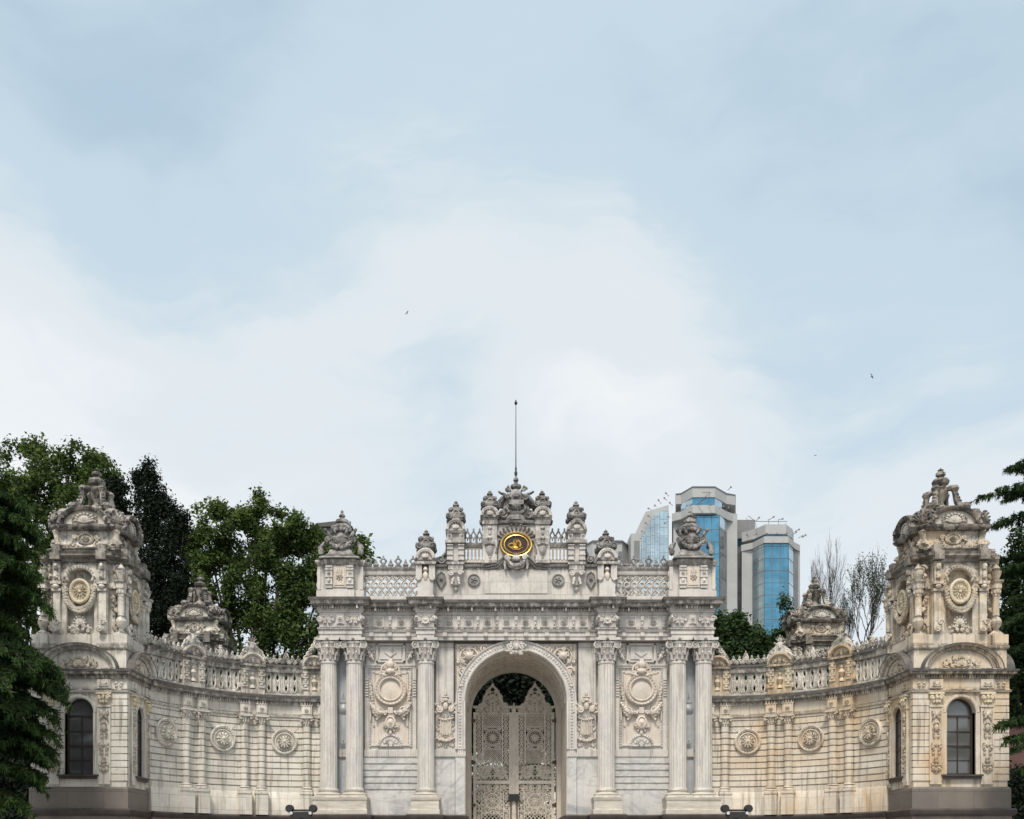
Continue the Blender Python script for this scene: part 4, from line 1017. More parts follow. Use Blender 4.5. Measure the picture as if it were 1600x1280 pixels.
# ---- pierced iron gate leaves, 4 m back in the passage
YD = 3.75
def leaf_gate(x0, x1, sg):
    z0, z1 = .1, 9.35
    m = MB(); wd = x1 - x0; cx = (x0 + x1) / 2 - sg * .0
    def bar(a, b, c, d, t=.05): m.box(a, b, YD - t, YD + t, c, d)
    bar(x0, x0 + .16, z0, 9.2); bar(x1 - .16, x1, z0, 9.2)
    bar(x0 + .16, x1 - .16, z0, z0 + .3, .04); bar(x0 + .16, x1 - .16, 5.42, 5.6, .04)
    bar(x0 + .46, x0 + .54, 6.45, 9.1, .04); bar(x1 - .54, x1 - .46, 6.45, 9.1, .04); bar(x0 + .16, x1 - .16, 9.1, 9.18, .035)
    fr = m.build('gate_leaf', 'gate_paint', gate)
    m = MB(); y = YD
    def lat(a, b, c, d, st=.105, r=.018):
        k = int((b - a + d - c) / st) + 2
        for dd in (-1, 1):
            for i in range(-k, k + 1):
                q = clipline(a, b, c, d, (a + b) / 2 + i * st, c, dd * .7071, .7071)
                if q: m.tube([((a + b) / 2 + i * st + dd * .7071 * q[0], y, c + .7071 * q[0]), ((a + b) / 2 + i * st + dd * .7071 * q[1], y, c + .7071 * q[1])], r, 4)
    lat(x0 + .54, x1 - .54, 8.46, 9.08); lat(x0 + .54, x1 - .54, 6.5, 7.22)
    def wheel(zc, r):
        m.ring(cx, zc, r, r, .04, y, 24, 5); m.ring(cx, zc, r * .82, r * .82, .025, y, 24, 4); m.ring(cx, zc, r * .3, r * .3, .04, y, 14, 4)
        for i in range(18):
            a = 2 * PI * i / 18; m.tube([(cx + r * .3 * math.cos(a), y, zc + r * .3 * math.sin(a)), (cx + r * .82 * math.cos(a), y, zc + r * .82 * math.sin(a))], .02, 4)
        m.disc(cx, zc, [(r * .2, 0), (r * .15, .05), (0, .06)], y)
    lat(x0 + .16, x1 - .16, 5.62, 6.45, .2, .018); lat(x0 + .16, x1 - .16, .4, 5.4, .2, .018)
    wheel(7.86, .44)
    for zz in (8.38, 8.44, 7.3, 7.24): m.box(x0 + .54, x1 - .54, y - .02, y + .02, zz - .02, zz + .02)
    m.arab(x0 + .54, x1 - .54, 7.26, 8.42, y, .17, 31, 5, lambda x, z, r: math.hypot(x - cx, z - 7.86) > .46 + r * .7, .04, .6)
    for a, b in ((x0 + .16, x0 + .46), (x1 - .46, x1 - .16)):
        c = (a + b) / 2
        for i in range(12):
            zz = 6.55 + i * .225; d = 1 if i % 2 else -1
            m.ring(c, zz, .085, .085, .028, y, 10, 4); m.tube([(a, y, zz - .1), (c + d * .05, y, zz), (b, y, zz + .1)], .025, 4); m.tube([(b, y, zz - .1), (c, y, zz + .02), (a, y, zz + .12)], .02, 4); m.blob(c, y, zz + .11, .05, .03, .05, 5, 3)
    m.arab(x0 + .18, x1 - .18, 5.65, 6.43, y, .19, 17, 2.9, dep=.045, tight=.6)
    for sx in (-1, 1): m.scroll(cx + sx * .42, 5.95, .2, sx, 1.5, y, .05); m.scroll(cx + sx * .16, 6.2, .13, -sx, 1.5, y, .04); m.tube([(cx + sx * .8, y, 5.65), (cx + sx * .5, y, 6.3), (cx, y, 6.4)], .035, 4)
    # lower panel
    for zz in (4.3, 2.9, 1.5): 
        pass
    m.arab(x0 + .18, x1 - .18, 5.08, 5.4, y, .15, 5, 4.0, dep=.045, tight=.6)
    for a, b in ((x0 + .18, x0 + .42), (x1 - .42, x1 - .18)): m.arab(a, b, .5, 5.05, y, .15, 12, 4, dep=.04, tight=.6)
    for xx in (x0 + .45, x1 - .45): m.box(xx - .03, xx + .03, y - .025, y + .025, .4, 5.05)
    m.box(x0 + .16, x1 - .16, y - .025, y + .025, 5.03, 5.07)
    for zc in (4.5, 2.6):
        wheel(zc, .4); m.arab(x0 + .48, x1 - .48, zc - .72, zc + .72, y, .15, 8, 5, lambda x, z, r, zc=zc: math.hypot(x - cx, z - zc) > .42 + r * .6, .035, .6)
    m.build('pierced_panel', 'gate_paint', fr)
    # cresting: rises to a crown over each leaf
    m = MB()
    top = lambda u: 9.45 + 1.0 * math.exp(-(abs(u) / .48) ** 3.4) + .14 * math.exp(-(u / .1) ** 2)
    prev = None; k = 40
    for i in range(k + 1):
        u = -wd / 2 + wd * i / k; x = cx + u; p = (x, y, top(u))
        if prev: m.tube([prev, p], .05, 5)
        m.blob(x, y, top(u) + .05, .05, .04, .06, 5, 3); prev = p
    m.arab(x0 + .1, x1 - .1, 9.05, 10.4, y, .17, 44, 5, lambda x, z, r: z + r * .8 < top(x - cx), .045, .55); lat(x0 + .1, x1 - .1, 9.0, 9.32, .15, .022); lat(cx - .36, cx + .36, 9.3, 10.05, .15, .022)
    m.ring(cx, 9.98, .2, .16, .04, y, 16); m.ring(cx, 9.98, .1, .08, .03, y, 12); m.ring(cx, 9.2, .45, .4, .035, y, 20, 5, 0, PI)
    for sx in (-1, 1): m.scroll(cx + sx * .38, 10.0, .13, sx, 1.4, y, .045); m.scroll(cx + sx * .62, 9.55, .16, sx, 1.4, y, .05); m.scroll(cx + sx * .2, 10.3, .1, -sx, 1.3, y, .035)
    m.lathe(cx, y, [(.06, 10.55), (.1, 10.65), (.05, 10.72), (.0, 10.86)], 8)
    m.build('leaf_crest', 'gate_paint', fr)
    hx = x0 if sg < 0 else x1
    for zz in (8.75, 6.55, 4.3, 1.2):
        m = MB(); m.box(hx - .12, hx + .12, YD - .12, YD + .06, zz - .07, zz + .07); m.lathe(hx + sg * .05, YD - .08, [(.06, zz - .13), (.06, zz + .13)], 8); m.build('hinge', 'rust', fr)
    return fr
leaf_gate(-2.14, -.1, -1); lf = leaf_gate(.1, 2.14, 1)
m = MB(); m.box(-.105, .105, YD - .09, YD + .09, .1, 9.3); m.box(-.06, .06, YD - .13, YD - .09, .2, 9.2); m.lathe(0, YD, [(.12, 9.3), (.14, 9.4), (.08, 9.5), (.0, 9.75)], 10)
mt = m.build('meeting_post', 'gate_paint', gate)
m = MB(); m.box(-.29, .29, YD - .24, YD - .13, 4.5, 4.87); m.build('lock_box', 'dark_metal', mt)
m = MB()
for s_ in (-1, 1): m.tube([(s_ * .16, YD - .16, 4.5), (s_ * .17, YD - .16, .3)], .03, 6)
m.build('bolt_rod', 'rust', mt)
# flagpole
fx, fy = 0, -.05
fp = thing('flagpole', 'thin dark bare flagpole rising from the top of the gate crown', 'flagpole', loc=(fx, fy, 20.2))
m = MB(); m.tube([(fx, fy, 20.2), (fx, fy, 21.3), (fx, fy, 23.66)], [.03, .022, .014], 8); m.build('pole', 'dark_metal', fp)
m = MB(); m.lathe(fx, fy, [(.02, 23.6), (.06, 23.65), (.08, 23.71), (.045, 23.77), (.03, 23.84), (.0, 23.87)], 10); m.lathe(fx, fy, [(.06, 20.16), (.08, 20.3), (.04, 20.4), (.05, 20.5), (.03, 20.6)], 10); m.build('finial', 'dark_metal', fp)
# ================================================================== CURVED WINGS
RW = 7.0
def wingT(s):
    def T(x, y, z):
        th = s * x / RW
        return (s * (9.6 + (RW + y) * math.sin(th)), -RW + (RW + y) * math.cos(th), z)
    return T
def wing(s, label):
    t = thing('curved_wall', label, 'wall', 'curved screen walls joining the gate to the pavilions', loc=(s * 13.5, -1.2, 0))
    T = wingT(s)
    A = lambda deg: s * RW * R(deg)
    lo, hi = sorted((A(-3), A(70)))
    def path(a, b, st=.14):
        k = max(1, int(abs(b - a) / st)); return [(a + (b - a) * i / k, 0) for i in range(k + 1)]
    full = path(lo, hi)
    GZ = [4.98 + .293 * i for i in range(12)]
    m = MB(T); prof = [(-.6, 4.72), (0, 4.72)]
    for g in GZ: prof += [(0, g - .03), (-.06, g - .02), (-.06, g + .02), (0, g + .03)]
    prof += [(0, 8.36), (-.6, 8.36)]
    m.sweep(full, prof); m.build('wall', 'wing', t)
    m = MB(T); m.sweep(full, [(-.6, 3.6), (.04, 3.6), (.04, 4.66), (.0, 4.72), (-.6, 4.72)]); m.build('dado', 'wing', t)
    m = MB(T); m.sweep(full, [(-.5, 3.34), (.2, 3.34), (.26, 3.42), (.27, 3.54), (.2, 3.6), (-.5, 3.6)]); m.build('ledge', 'ledge', t)
    m = MB(T); m.sweep(full, [(-.5, 0), (.15, 0), (.15, 3.34), (-.5, 3.34)]); m.build('plinth', 'dado', t)
    m = MB(T); m.sweep(full, [(-.6, 8.36), (.05, 8.36), (.07, 8.46), (.02, 8.5), (.02, 8.88), (.06, 8.92), (-.6, 8.92)]); m.build('frieze', 'wing', t)
    m = MB(T); m.sweep(full, [(-.6, 8.92), (.08, 8.92), (.08, 9.06), (.24, 9.1), (.28, 9.12), (.28, 9.19), (.33, 9.24), (.34, 9.3), (-.6, 9.34)])
    x = lo + .06
    while x < hi: m.box(x, x + .055, -.15, -.07, 8.95, 9.06); x += .115
    m.build('cornice', 'wing_top', t)
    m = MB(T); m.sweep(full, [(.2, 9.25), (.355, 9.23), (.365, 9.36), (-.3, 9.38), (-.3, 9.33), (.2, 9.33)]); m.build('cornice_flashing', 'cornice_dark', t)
    # balustrade between the piers
    m = MB(T); m.sweep(full, [(-.28, 9.34), (.02, 9.34), (.02, 9.5), (-.04, 9.55), (-.28, 9.55)]); m.build('bottom_rail', 'wing_top', t)
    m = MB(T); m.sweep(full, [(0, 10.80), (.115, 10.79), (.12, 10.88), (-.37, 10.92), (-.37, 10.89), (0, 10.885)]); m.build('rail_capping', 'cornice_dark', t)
    m = MB(T); m.sweep(full, [(-.32, 10.52), (.0, 10.52), (.04, 10.6), (.04, 10.72), (.1, 10.78), (.1, 10.86), (-.36, 10.9)]); m.build('top_rail', 'wing_top', t)
    spans = ((4.8, 21.2), (30.6, 45.4), (54.8, 69.5))
    for a, b in spans:
        x0, x1 = sorted((A(a), A(b))); m = MB(T); y = .12; z0, z1 = 9.55, 10.52; zc = (z0 + z1) / 2
        k = 5; wd = (x1 - x0) / k
        for i in range(k):
            c = x0 + wd * (i + .5)
            ov = [(c - wd * .10, z0), (c - wd * .27, zc - .27), (c - wd * .27, zc + .27), (c - wd * .10, z1)]
            for sg in (-1, 1):
                m.tube([(c + sg * (p - c), y, q) for p, q in ov], .05, 4)
                m.tube([(c - sg * wd * .5, y + .05, z0 + .02), (c + sg * wd * .5, y + .05, z1 - .02)], .045, 4); m.tube([(c + sg * wd * .5, y + .03, zc - .22), (c + sg * wd * .25, y + .03, z0)], .04, 4); m.tube([(c + sg * wd * .5, y + .03, zc + .22), (c + sg * wd * .25, y + .03, z1)], .04, 4)
            m.box(c - wd * .5 - .03, c - wd * .5 + .03, y, y + .08, zc - .2, zc + .2)
        m.build('lattice_panel', 'wing_top', t)
        m = MB(T); k = 7
        for i in range(k):
            c = x0 + (x1 - x0) * (i + .5) / k
            mid = i == k // 2
            h = .66 if mid else .44
            m.scroll(c - .1, 11.05, .1, 1, 1.3, .1, .035); m.scroll(c + .1, 11.05, .1, -1, 1.3, .1, .035); m.leaf(c, 11.0, h * .7, PI / 2, .08, .12)
            m.blob(c, .1, 10.98 + h * .45, .07 if not mid else .13, .06, h * .42); m.blob(c, .08, 10.9 + h, .04, .04, .06, 5, 3); m.leaf(c, 11.0, .3, PI / 2 - .9, .1, .1); m.leaf(c, 11.0, .3, PI / 2 + .9, .1, .1)
            m.ring(c + .18, 11.02, .06, .08, .028, .1, 10, 4) if i < k - 1 else None
            if mid: m.ring(c, 11.25, .12, .16, .04, .08, 12)
        m.build('cresting', 'wing_top', t)
    # piers with arched niches over the column pairs
    for deg in (1.9, 26, 50):
        xc = A(deg); m = MB(T); hw = .56
        m.box(xc - hw, xc + hw, -.1, .3, 9.34, 9.62)
        m.box(xc - hw, xc - .27, -.1, .3, 9.62, 10.72); m.box(xc + .27, xc + hw, -.1, .3, 9.62, 10.72); m.box(xc - .27, xc + .27, .06, .3, 9.62, 10.72)
        for sg in (-1, 1):
            xx = xc + sg * .41
            for zz in (9.75, 10.0, 10.3, 10.55): m.box(xx - .14, xx + .14, -.16, -.1, zz - .035, zz + .035)
            m.blob(xx, -.12, 10.43, .1, .07, .1); m.blob(xx, -.12, 9.88, .1, .06, .09); m.leaf(xx, 10.28, .2, -PI / 2, -.12, .14)
            m.blob(xc + sg * .58, .05, 9.8, .08, .1, .15); m.blob(xc + sg * .6, .05, 10.4, .07, .1, .12)
        m.box(xc - hw - .05, xc + hw + .05, -.17, .3, 10.72, 10.82)
        pts = [(xc + (hw + .02) * math.cos(PI - PI * i / 14), 10.82 + .52 * math.sin(PI * i / 14)) for i in range(15)]
        m.prism(pts, -.04, .3)
        m.arc(xc, 10.82, hw - .06, 0, [(-.05, -.05), (-.05, .12), (.02, .2), (.10, .2), (.12, .12), (.12, -.3)], 0, PI, 18, .92)
        m.build('niche_pier', 'wing' if s < 0 else 'niche', t)
        m = MB(T)
        m.arab(xc - .32, xc + .32, 10.84, 11.14, -.06, .16, 5, 1.4, dep=.05); m.blob(xc, -.06, 10.95, .1, .06, .1)
        m.lathe(xc, .0, [(.02, 9.66), (.14, 9.68), (.12, 9.78), (.06, 9.86), (.1, 9.95), (.16, 10.1), (.12, 10.2), (.07, 10.26), (.1, 10.34), (.04, 10.42), (0, 10.5)], 10)
        m.build('niche_relief', 'niche' if deg < 10 or s > 0 else 'wing', t)
        m = MB(T)
        if deg > 5:
            m.acroterion(xc, 11.24, .95, 1.0, .02, .12)
            for sg in (-1, 1): m.tube([(xc + sg * .62, .02, 11.0), (xc + sg * .5, .02, 11.3), (xc + sg * .25, .02, 11.5), (xc + sg * .14, .02, 11.8)], [.06, .08, .09, .06]); m.scroll(xc + sg * .58, 11.12, .11, sg, 1.3, 0, .04)
            m.box(xc - .3, xc + .3, -.05, .12, 11.25, 11.6, .12, 0)
        else:
            for i in range(6): m.blob(xc + s * (.35 - .12 * i), .05, 11.3 + .18 * i, .2, .14, .16, 7, 4, .5); m.scroll(xc + s * (.4 - .12 * i), 11.25 + .19 * i, .14, -s, 1.3, -.06, .05)
        m.build('crest_ornament', 'wing_top', t)
    # banded half columns
    for deg in (-1.8, 4.8, 22.7, 29.3, 46.7, 53.3):
        xc = A(deg); m = MB(T); r = .2
        prof = [(r, 4.98)]
        for g in GZ[1:]:
            if g > 7.9: break
            prof += [(r, g - .03), (r - .04, g - .02), (r - .04, g + .02), (r, g + .03)]
        prof += [(r, 7.92)]
        m.lathe(xc, -.06, prof, 16); c = m.build('half_column', 'wing', t)
        m = MB(T); m.lathe(xc, -.06, [(.27, 4.74), (.29, 4.78), (.27, 4.83), (.22, 4.86), (.25, 4.9), (.24, 4.95), (.2, 4.98)], 18); m.build('base', 'wing', c)
        m = MB(T); m.lathe(xc, -.06, [(.2, 7.92), (.22, 7.94), (.2, 7.97), (.2, 8.1), (.25, 8.22), (.27, 8.28)], 14)
        for i in range(7): a = PI + PI * i / 6; m.blob(xc + .23 * math.cos(a), -.06 + .23 * math.sin(a), 8.08, .05, .05, .1); m.blob(xc + .27 * math.cos(a), -.06 + .27 * math.sin(a), 8.16, .04, .04, .04, 5, 3)
        for sg in (-1, 1): m.scroll(xc + sg * .27, 8.2, .08, sg, 1.2, -.3, .035)
        m.box(xc - .33, xc + .33, -.38, .02, 8.28, 8.37); m.build('capital', 'wing', c)
        m = MB(T); m.box(xc - .3, xc + .3, -.34, .0, 3.6, 4.6); m.box(xc - .33, xc + .33, -.37, .0, 4.6, 4.68); m.box(xc - .3, xc + .3, -.33, .0, 4.68, 4.74); m.build('pedestal', 'wing', c)
        m = MB(T); m.box(xc - .25, xc + .25, -.2, .0, 8.37, 8.9); m.box(xc - .19, xc + .19, -.225, -.2, 8.5, 8.84); m.rosette(xc, 8.67, .14, -.23, 7, .06, False)
        for q in range(4): m.box(xc - .24 + q * .13, xc - .18 + q * .13, -.24, -.2, 8.9, 9.06)
        m.box(xc - .29, xc + .29, -.2, .0, 8.9, 8.96); m.build('frieze_block', 'wing', c)
    # medallions with fan of wedge stones
    for deg in (13.7, 38, 62.5):
        xc = A(deg); zc = 7.17 if True else 0; m = MB(T)
        m.disc(xc, zc, [(.63, -.02), (.63, .1), (.58, .14), (.5, .1), (.47, .05), (.44, .09), (.40, .1), (.37, .03), (.0, .03)], 0, 36)
        for i in range(30): a = 2 * PI * i / 30; m.blob(xc + .53 * math.cos(a), -.11, zc + .53 * math.sin(a), .05, .04, .028, 5, 3, a)
        m.build('medallion', 'wing', t)
        m = MB(T); m.disc(xc, zc, [(.3, 0), (.28, .12), (.16, .2), (0, .22)], -.02, 48, mod=lambda a: 1 + .1 * math.cos(12 * a))
        for i in range(12): a = 2 * PI * i / 12; m.leaf(xc + .07 * math.cos(a), zc + .07 * math.sin(a), .23, a, -.18, .08, .07)
        m.blob(xc, -.24, zc, .07, .06, .07); m.build('flower_boss', 'wing', t)
        m = MB(T)
        for a in (.08, .25, .42, .58, .75, .92):
            an = PI * a; r1 = min(1.15, 1.12 / max(.25, math.sin(an))) if .3 < a < .7 else 1.0
            m.T = T; ca, sa = math.cos(an), math.sin(an)
            m.tube([(xc + .64 * ca, .004, zc + .64 * sa), (xc + r1 * ca, .004, zc + r1 * sa)], .011, 4)
        m.build('wedge_joint', 'plinth', t)
    return t
wing(-1, 'curved cream stone wall with lattice balustrade and three medallions, between the gate and the left pavilion')
wing(1, 'curved ochre-stained stone wall with lattice balustrade and orange niches, between the gate and the right pavilion')

# ================================================================== PAVILIONS
TX, TY = 18.25, -5.1
def pavilion():
    t = thing('corner_pavilion', '', 'pavilion', 'domed stone corner pavilions')
    hx, hy = 1.95, 1.7
    faces = [(0, hy, hx, 0.0, 1.0), (PI / 2, hx, hy, -.30, .74), (PI, hy, hx, 0.0, 1.0), (-PI / 2, hx, hy, .30, .74)]   # angle, plane distance, half width, window shift, scale
    sq = [(-hx, -hy), (hx, -hy), (hx, hy), (-hx, hy)]
    def fT(ang, dist): return frameT(math.sin(ang) * dist, -math.cos(ang) * dist, ang)
    m = MB(); m.sweep(sq, [(-.4, 3.6), (.1, 3.6), (.1, 4.42), (.04, 4.5), (-.4, 4.5)], True); m.build('brown_plinth', 'plinth', t)
    m = MB(); m.sweep(sq, [(-.4, 3.3), (.2, 3.3), (.26, 3.38), (.27, 3.54), (.2, 3.6), (-.4, 3.6)], True); m.build('ledge', 'ledge', t)
    m = MB(); m.sweep(sq, [(-.4, 0), (.12, 0), (.12, 3.3), (-.4, 3.3)], True); m.build('base', 'dado', t)
    # walls with round-headed window openings
    m = MB()
    for ang, dist, hw, sh, k in faces:
        m.T = fT(ang, dist); wn_ = .6 if k == 1 else .42
        w2 = hw if k == 1 else hw - .42
        m.archwall(-w2, w2, 4.5, 8.42, 0, .4, sh, wn_, 7.58, 5.0)
    m.T = None; m.build('wall', 'tower', t)
    # rusticated corners
    for ang, dist, hw, sh, k in faces:
        for sg in (-1, 1):
            m = MB(fT(ang, dist))
            if k == 1: x0, x1 = sg * (hw - .72), sg * (hw + .045)
            else: x0, x1 = sg * (hw - .2), sg * (hw + .043)
            a, b = sorted((x0, x1))
            for i in range(13):
                z = 4.74 + i * .283
                m.box(a, b, -.045, .12, z + .018, z + .265)
            m.build('corner_stones', 'tower', t)
    for ang, dist, hw, sh, k in faces:
        T = fT(ang, dist); rw = .6 if k == 1 else .42
        m = MB(T)
        m.arc(sh, 7.58, rw, 0, [(0, -.25), (0, .06), (.05, .1), (.14, .1), (.18, .05), (.18, -.02)], 0, PI, 24)
        for sg in (-1, 1):
            a, b = sorted((sh + sg * rw, sh + sg * (rw + .18))); m.box(a, b, -.08, .25, 5.0, 7.58)
        m.box(sh - rw - .2, sh + rw + .2, -.02, .1, 4.5, 4.82); m.build('window_surround', 'tower', t)
        m = MB(T); m.box(sh - rw - .25, sh + rw + .25, -.22, .2, 4.93, 5.0); m.box(sh - rw - .2, sh + rw + .2, -.16, .15, 4.82, 4.93); m.build('sill', 'ledge', t)
        m = MB(T); y0, y1 = (.2, .3) if k == 1 else (.05, .15)
        m.arc(sh, 7.58, rw - .07, 0, [(0, -y1), (0, -y0), (.07, -y0), (.07, -y1)], 0, PI, 20)
        for sg in (-1, 1):
            a, b = sorted((sh + sg * (rw - .07), sh + sg * rw)); m.box(a, b, y0, y1, 5.0, 7.58)
        m.box(sh - rw, sh + rw, y0, y1, 5.0, 5.08); m.box(sh - rw, sh + rw, y0 + .01, y1, 7.42, 7.5); m.box(sh - rw, sh + rw, y0 + .02, y1, 6.18, 6.25)
        m.box(sh - .02, sh + .02, y0 + .025, y1, 5.08, 7.42)
        for z in (5.62, 6.82): m.box(sh - rw, sh + rw, y0 + .03, y1, z - .015, z + .015)
        wf = m.build('window', 'window_wood', t)
        m = MB(T); pts = [(sh - rw + .05, 5.05)] + [(sh + rw - .05, 5.05)] + [(sh + (rw - .05) * math.cos(PI * i / 16), 7.58 + (rw - .05) * math.sin(PI * i / 16)) for i in range(17)]
        m.prism(pts, y1 - .04, y1 - .02); m.build('pane', 'pane', wf)
        # carved pilasters
        for sg in (-1, 1):
            x = sh + sg * (1.06 if k == 1 else .80); pw = .24 if k == 1 else .19
            m = MB(T); m.box(x - pw, x + pw, -.09, .05, 4.6, 7.84)
            for q in (-1, 1): m.box(x + q * pw - .03, x + q * pw + .03, -.12, -.09, 4.75, 7.75)
            m.box(x - pw - .04, x + pw + .04, -.14, .05, 7.8, 7.88); pl = m.build('pilaster', 'tower', t)
            m = MB(T); m.arab(x - pw + .02, x + pw - .02, 5.0, 6.35, -.11, .14, 6, 2.2, dep=.05); m.arab(x - pw + .05, x + pw - .05, 6.5, 7.7, -.11, .13, 7, 1.9, dep=.05)
            m.blob(x, -.13, 7.5, .13, .05, .12); m.blob(x, -.13, 6.95, .1, .05, .16); m.build('relief', 'ornament', pl)
            m = MB(T); m.box(x - pw * .9, x + pw * .9, -.12, .05, 7.88, 8.32)
            for q in (-1, 1): m.scroll(x + q * pw * .75, 8.2, .1, q, 1.3, -.15, .04); m.leaf(x + q * pw * .4, 7.92, .24, PI / 2 - q * .3, -.13, .14, .08)
            m.leaf(x, 7.9, .28, PI / 2, -.15, .14, .08); m.blob(x, -.17, 8.25, .07, .05, .07); m.box(x - pw - .07, x + pw + .07, -.2, .05, 8.32, 8.4)
            m.build('capital', 'gilt_relief', pl)
    # entablature
    m = MB(); m.sweep(sq, [(-.4, 8.42), (.1, 8.42), (.13, 8.5), (.05, 8.56), (.05, 8.95), (.08, 8.98), (-.4, 8.98)], True)
    for ang, dist, hw, sh, k in faces:
        m.T = fT(ang, dist)
        for sg in (-1, 1):
            x = sh + sg * (1.06 if k == 1 else .8); m.box(x - .28, x + .28, -.14, .0, 8.56, 8.95); m.palm(x, 8.64, .24, -.15, 5); m.blob(x, -.16, 8.78, .12, .05, .1)
            if k == 1: m.arab(sg * 1.65 - .18, sg * 1.65 + .18, 8.6, 8.92, -.06, .15, 3, 1.5)
    m.T = None; m.build('frieze', 'tower', t)
    m = MB(); m.sweep(sq, [(-.4, 8.98), (.1, 8.98), (.1, 9.1), (.2, 9.13), (.27, 9.16), (.27, 9.22), (.31, 9.27), (.31, 9.31), (-.4, 9.33)], True)
    along(sq + [sq[0]], .105, lambda T, i: (setattr(m, 'T', T), m.box(-.028, .028, -.16, -.08, 9.0, 9.1), setattr(m, 'T', None)), .0)
    m.build('cornice', 'tower', t)
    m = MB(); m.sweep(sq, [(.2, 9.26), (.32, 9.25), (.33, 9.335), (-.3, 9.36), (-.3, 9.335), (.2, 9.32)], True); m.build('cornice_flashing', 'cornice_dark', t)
    # block over the cornice
    m = MB(); m.box(-hx + .02, hx - .02, -hy + .02, hy - .02, 9.31, 10.28); m.sweep([(-hx, -hy), (hx, -hy), (hx, hy), (-hx, hy)], [(-.4, 10.22), (.02, 10.22), (.06, 10.28), (.06, 10.36), (-.4, 10.38)], True)
    for sx in (-1, 1):
        for sy in (-1, 1):
            m.box(min(sx * (hx - .62), sx * (hx + .03)), max(sx * (hx - .62), sx * (hx + .03)), min(sy * (hy - .62), sy * (hy + .03)), max(sy * (hy - .62), sy * (hy + .03)), 10.38, 10.82)
    m.box(-1.3, 1.3, -1.62, 1.62, 10.37, 10.84); m.box(-1.85, 1.85, -1.2, 1.2, 10.37, 10.83)
    m.build('attic_block', 'tower', t)
    for ang, dist, hw, sh, k in faces:      # segmental pediments over the cornice
        T = fT(ang, dist); rr = 1.62 if k == 1 else 1.35; ez = .66 if k == 1 else .72
        m = MB(T)
        m.arc(sh, 9.33, rr - .3, 0, [(-.02, -.3), (-.02, .1), (.06, .16), (.16, .18), (.18, .26), (.3, .32), (.32, .26), (.32, -.3)], 0, PI, 30, ez)
        for i in range(34): a = PI * (i + .5) / 34; r_ = rr - .18; m.blob(sh + r_ * math.cos(a), -.2, 9.33 + r_ * ez * math.sin(a), .045, .05, .03, 5, 3, a)
        m.box(sh - rr, sh + rr, -.3, .1, 9.325, 9.37)
        pd = m.build('pediment', 'tower', t)
        m = MB(T); m.arc(sh, 9.33, rr + .005, 0, [(0, .25), (.0, .335), (.035, .335), (.035, -.3), (.02, -.3), (.015, .25)], 0, PI, 30, ez); m.arc(sh, 9.33, rr - .32, 0, [(0, .0), (0, .09), (.05, .12), (.05, .0)], 0, PI, 30, ez); m.build('pediment_edge', 'cornice_dark', pd)
        m = MB(T); pts = [(sh + (rr - .3) * math.cos(PI * i / 20), 9.37 + (rr - .3) * ez * math.sin(PI * i / 20)) for i in range(21)]; m.prism(pts, -.05, .1); m.build('tympanum', 'tower', pd)
        m = MB(T); q_ = (rr - .36)
        m.arab(sh - q_, sh + q_, 9.4, 9.4 + q_ * ez, -.06, .2, 14, 2.0, lambda x, z, r: ((x - sh) / (q_ - r)) ** 2 + ((z - 9.37) / (q_ * ez - r * .8)) ** 2 < .42, .07)
        m.palm(sh, 9.45, .42 * ez * 1.5, -.08, 9); m.blob(sh, -.1, 9.62, .14, .08, .14); m.build('tympanum_relief', 'ornament', pd)
        for sg in (-1, 1): pass
    # ---- upper stage
    b = 1.12; p = 1.58
    m = MB(); m.box(-1.32, 1.32, -1.32, 1.32, 10.83, 13.88)
    for ang in (0, PI / 2, PI, -PI / 2):
        m.T = fT(ang, p)
        m.archwall(-b, b, 10.84, 13.88, 0, .3, 0, .56, 13.0, 10.9)
    m.T = None; m.build('upper_wall', 'tower', t)
    for ang in (0, PI / 2, PI, -PI / 2):
        T = fT(ang, p); m = MB(T)
        m.arc(0, 13.0, .56, 0, [(0, -.2), (0, .05), (.04, .09), (.17, .09), (.2, .04), (.2, -.02)], 0, PI, 22)
        for i in range(17): a = PI * (i + .5) / 17; m.blob(.67 * math.cos(a), -.1, 13.0 + .67 * math.sin(a), .05, .04, .035, 5, 3, a)
        for sg in (-1, 1):
            m.box(sg * .68 - .12, sg * .68 + .12, -.07, .05, 12.9, 13.0)
            x = sg * .95; m.box(x - .15, x + .15, -.12, .05, 10.9, 12.62); m.box(x - .19, x + .19, -.18, .05, 12.62, 12.72); m.box(x - .22, x + .22, -.24, .05, 12.9, 13.02)
            m.blob(x, -.2, 12.8, .14, .1, .1); m.box(x - .14, x + .14, -.16, .05, 13.02, 13.86)
            m.blob(x, -.2, 13.62, .12, .14, .16); m.blob(x, -.2, 13.3, .1, .07, .12); m.leaf(x, 13.5, .3, -PI / 2, -.18, .16, .08); m.blob(x, -.22, 13.16, .12, .09, .06)
            m.blob(x, -.14, 11.15, .2, .12, .25); m.scroll(x + .08, 11.3, .13, 1, 1.3, -.22, .05); m.scroll(x - .08, 11.05, .13, -1, 1.3, -.22, .05)
            m.rosette(sg * .72, 13.72, .11, -.03, 6, .04)
        m.arab(-.62, .62, 10.9, 11.55, -.03, .2, 23, 2.0, lambda x, z, r: z + r * .8 < 11.62 - abs(x) * .8, .06); m.palm(0, 11.25, .35, -.05, 7)
        nc = m.build('niche_frame', 'tower', t)
        T2 = lambda x, y, z, T=T: T(x * 1.16, y, 12.6 + (z - 12.6) * 1.14)
        m = MB(T2)
        m.disc(0, 12.62, [(.38, -.1), (.38, .1), (.34, .13), (.28, .1), (.26, .04), (0, .04)], -.02, 28, 1, 1.22)
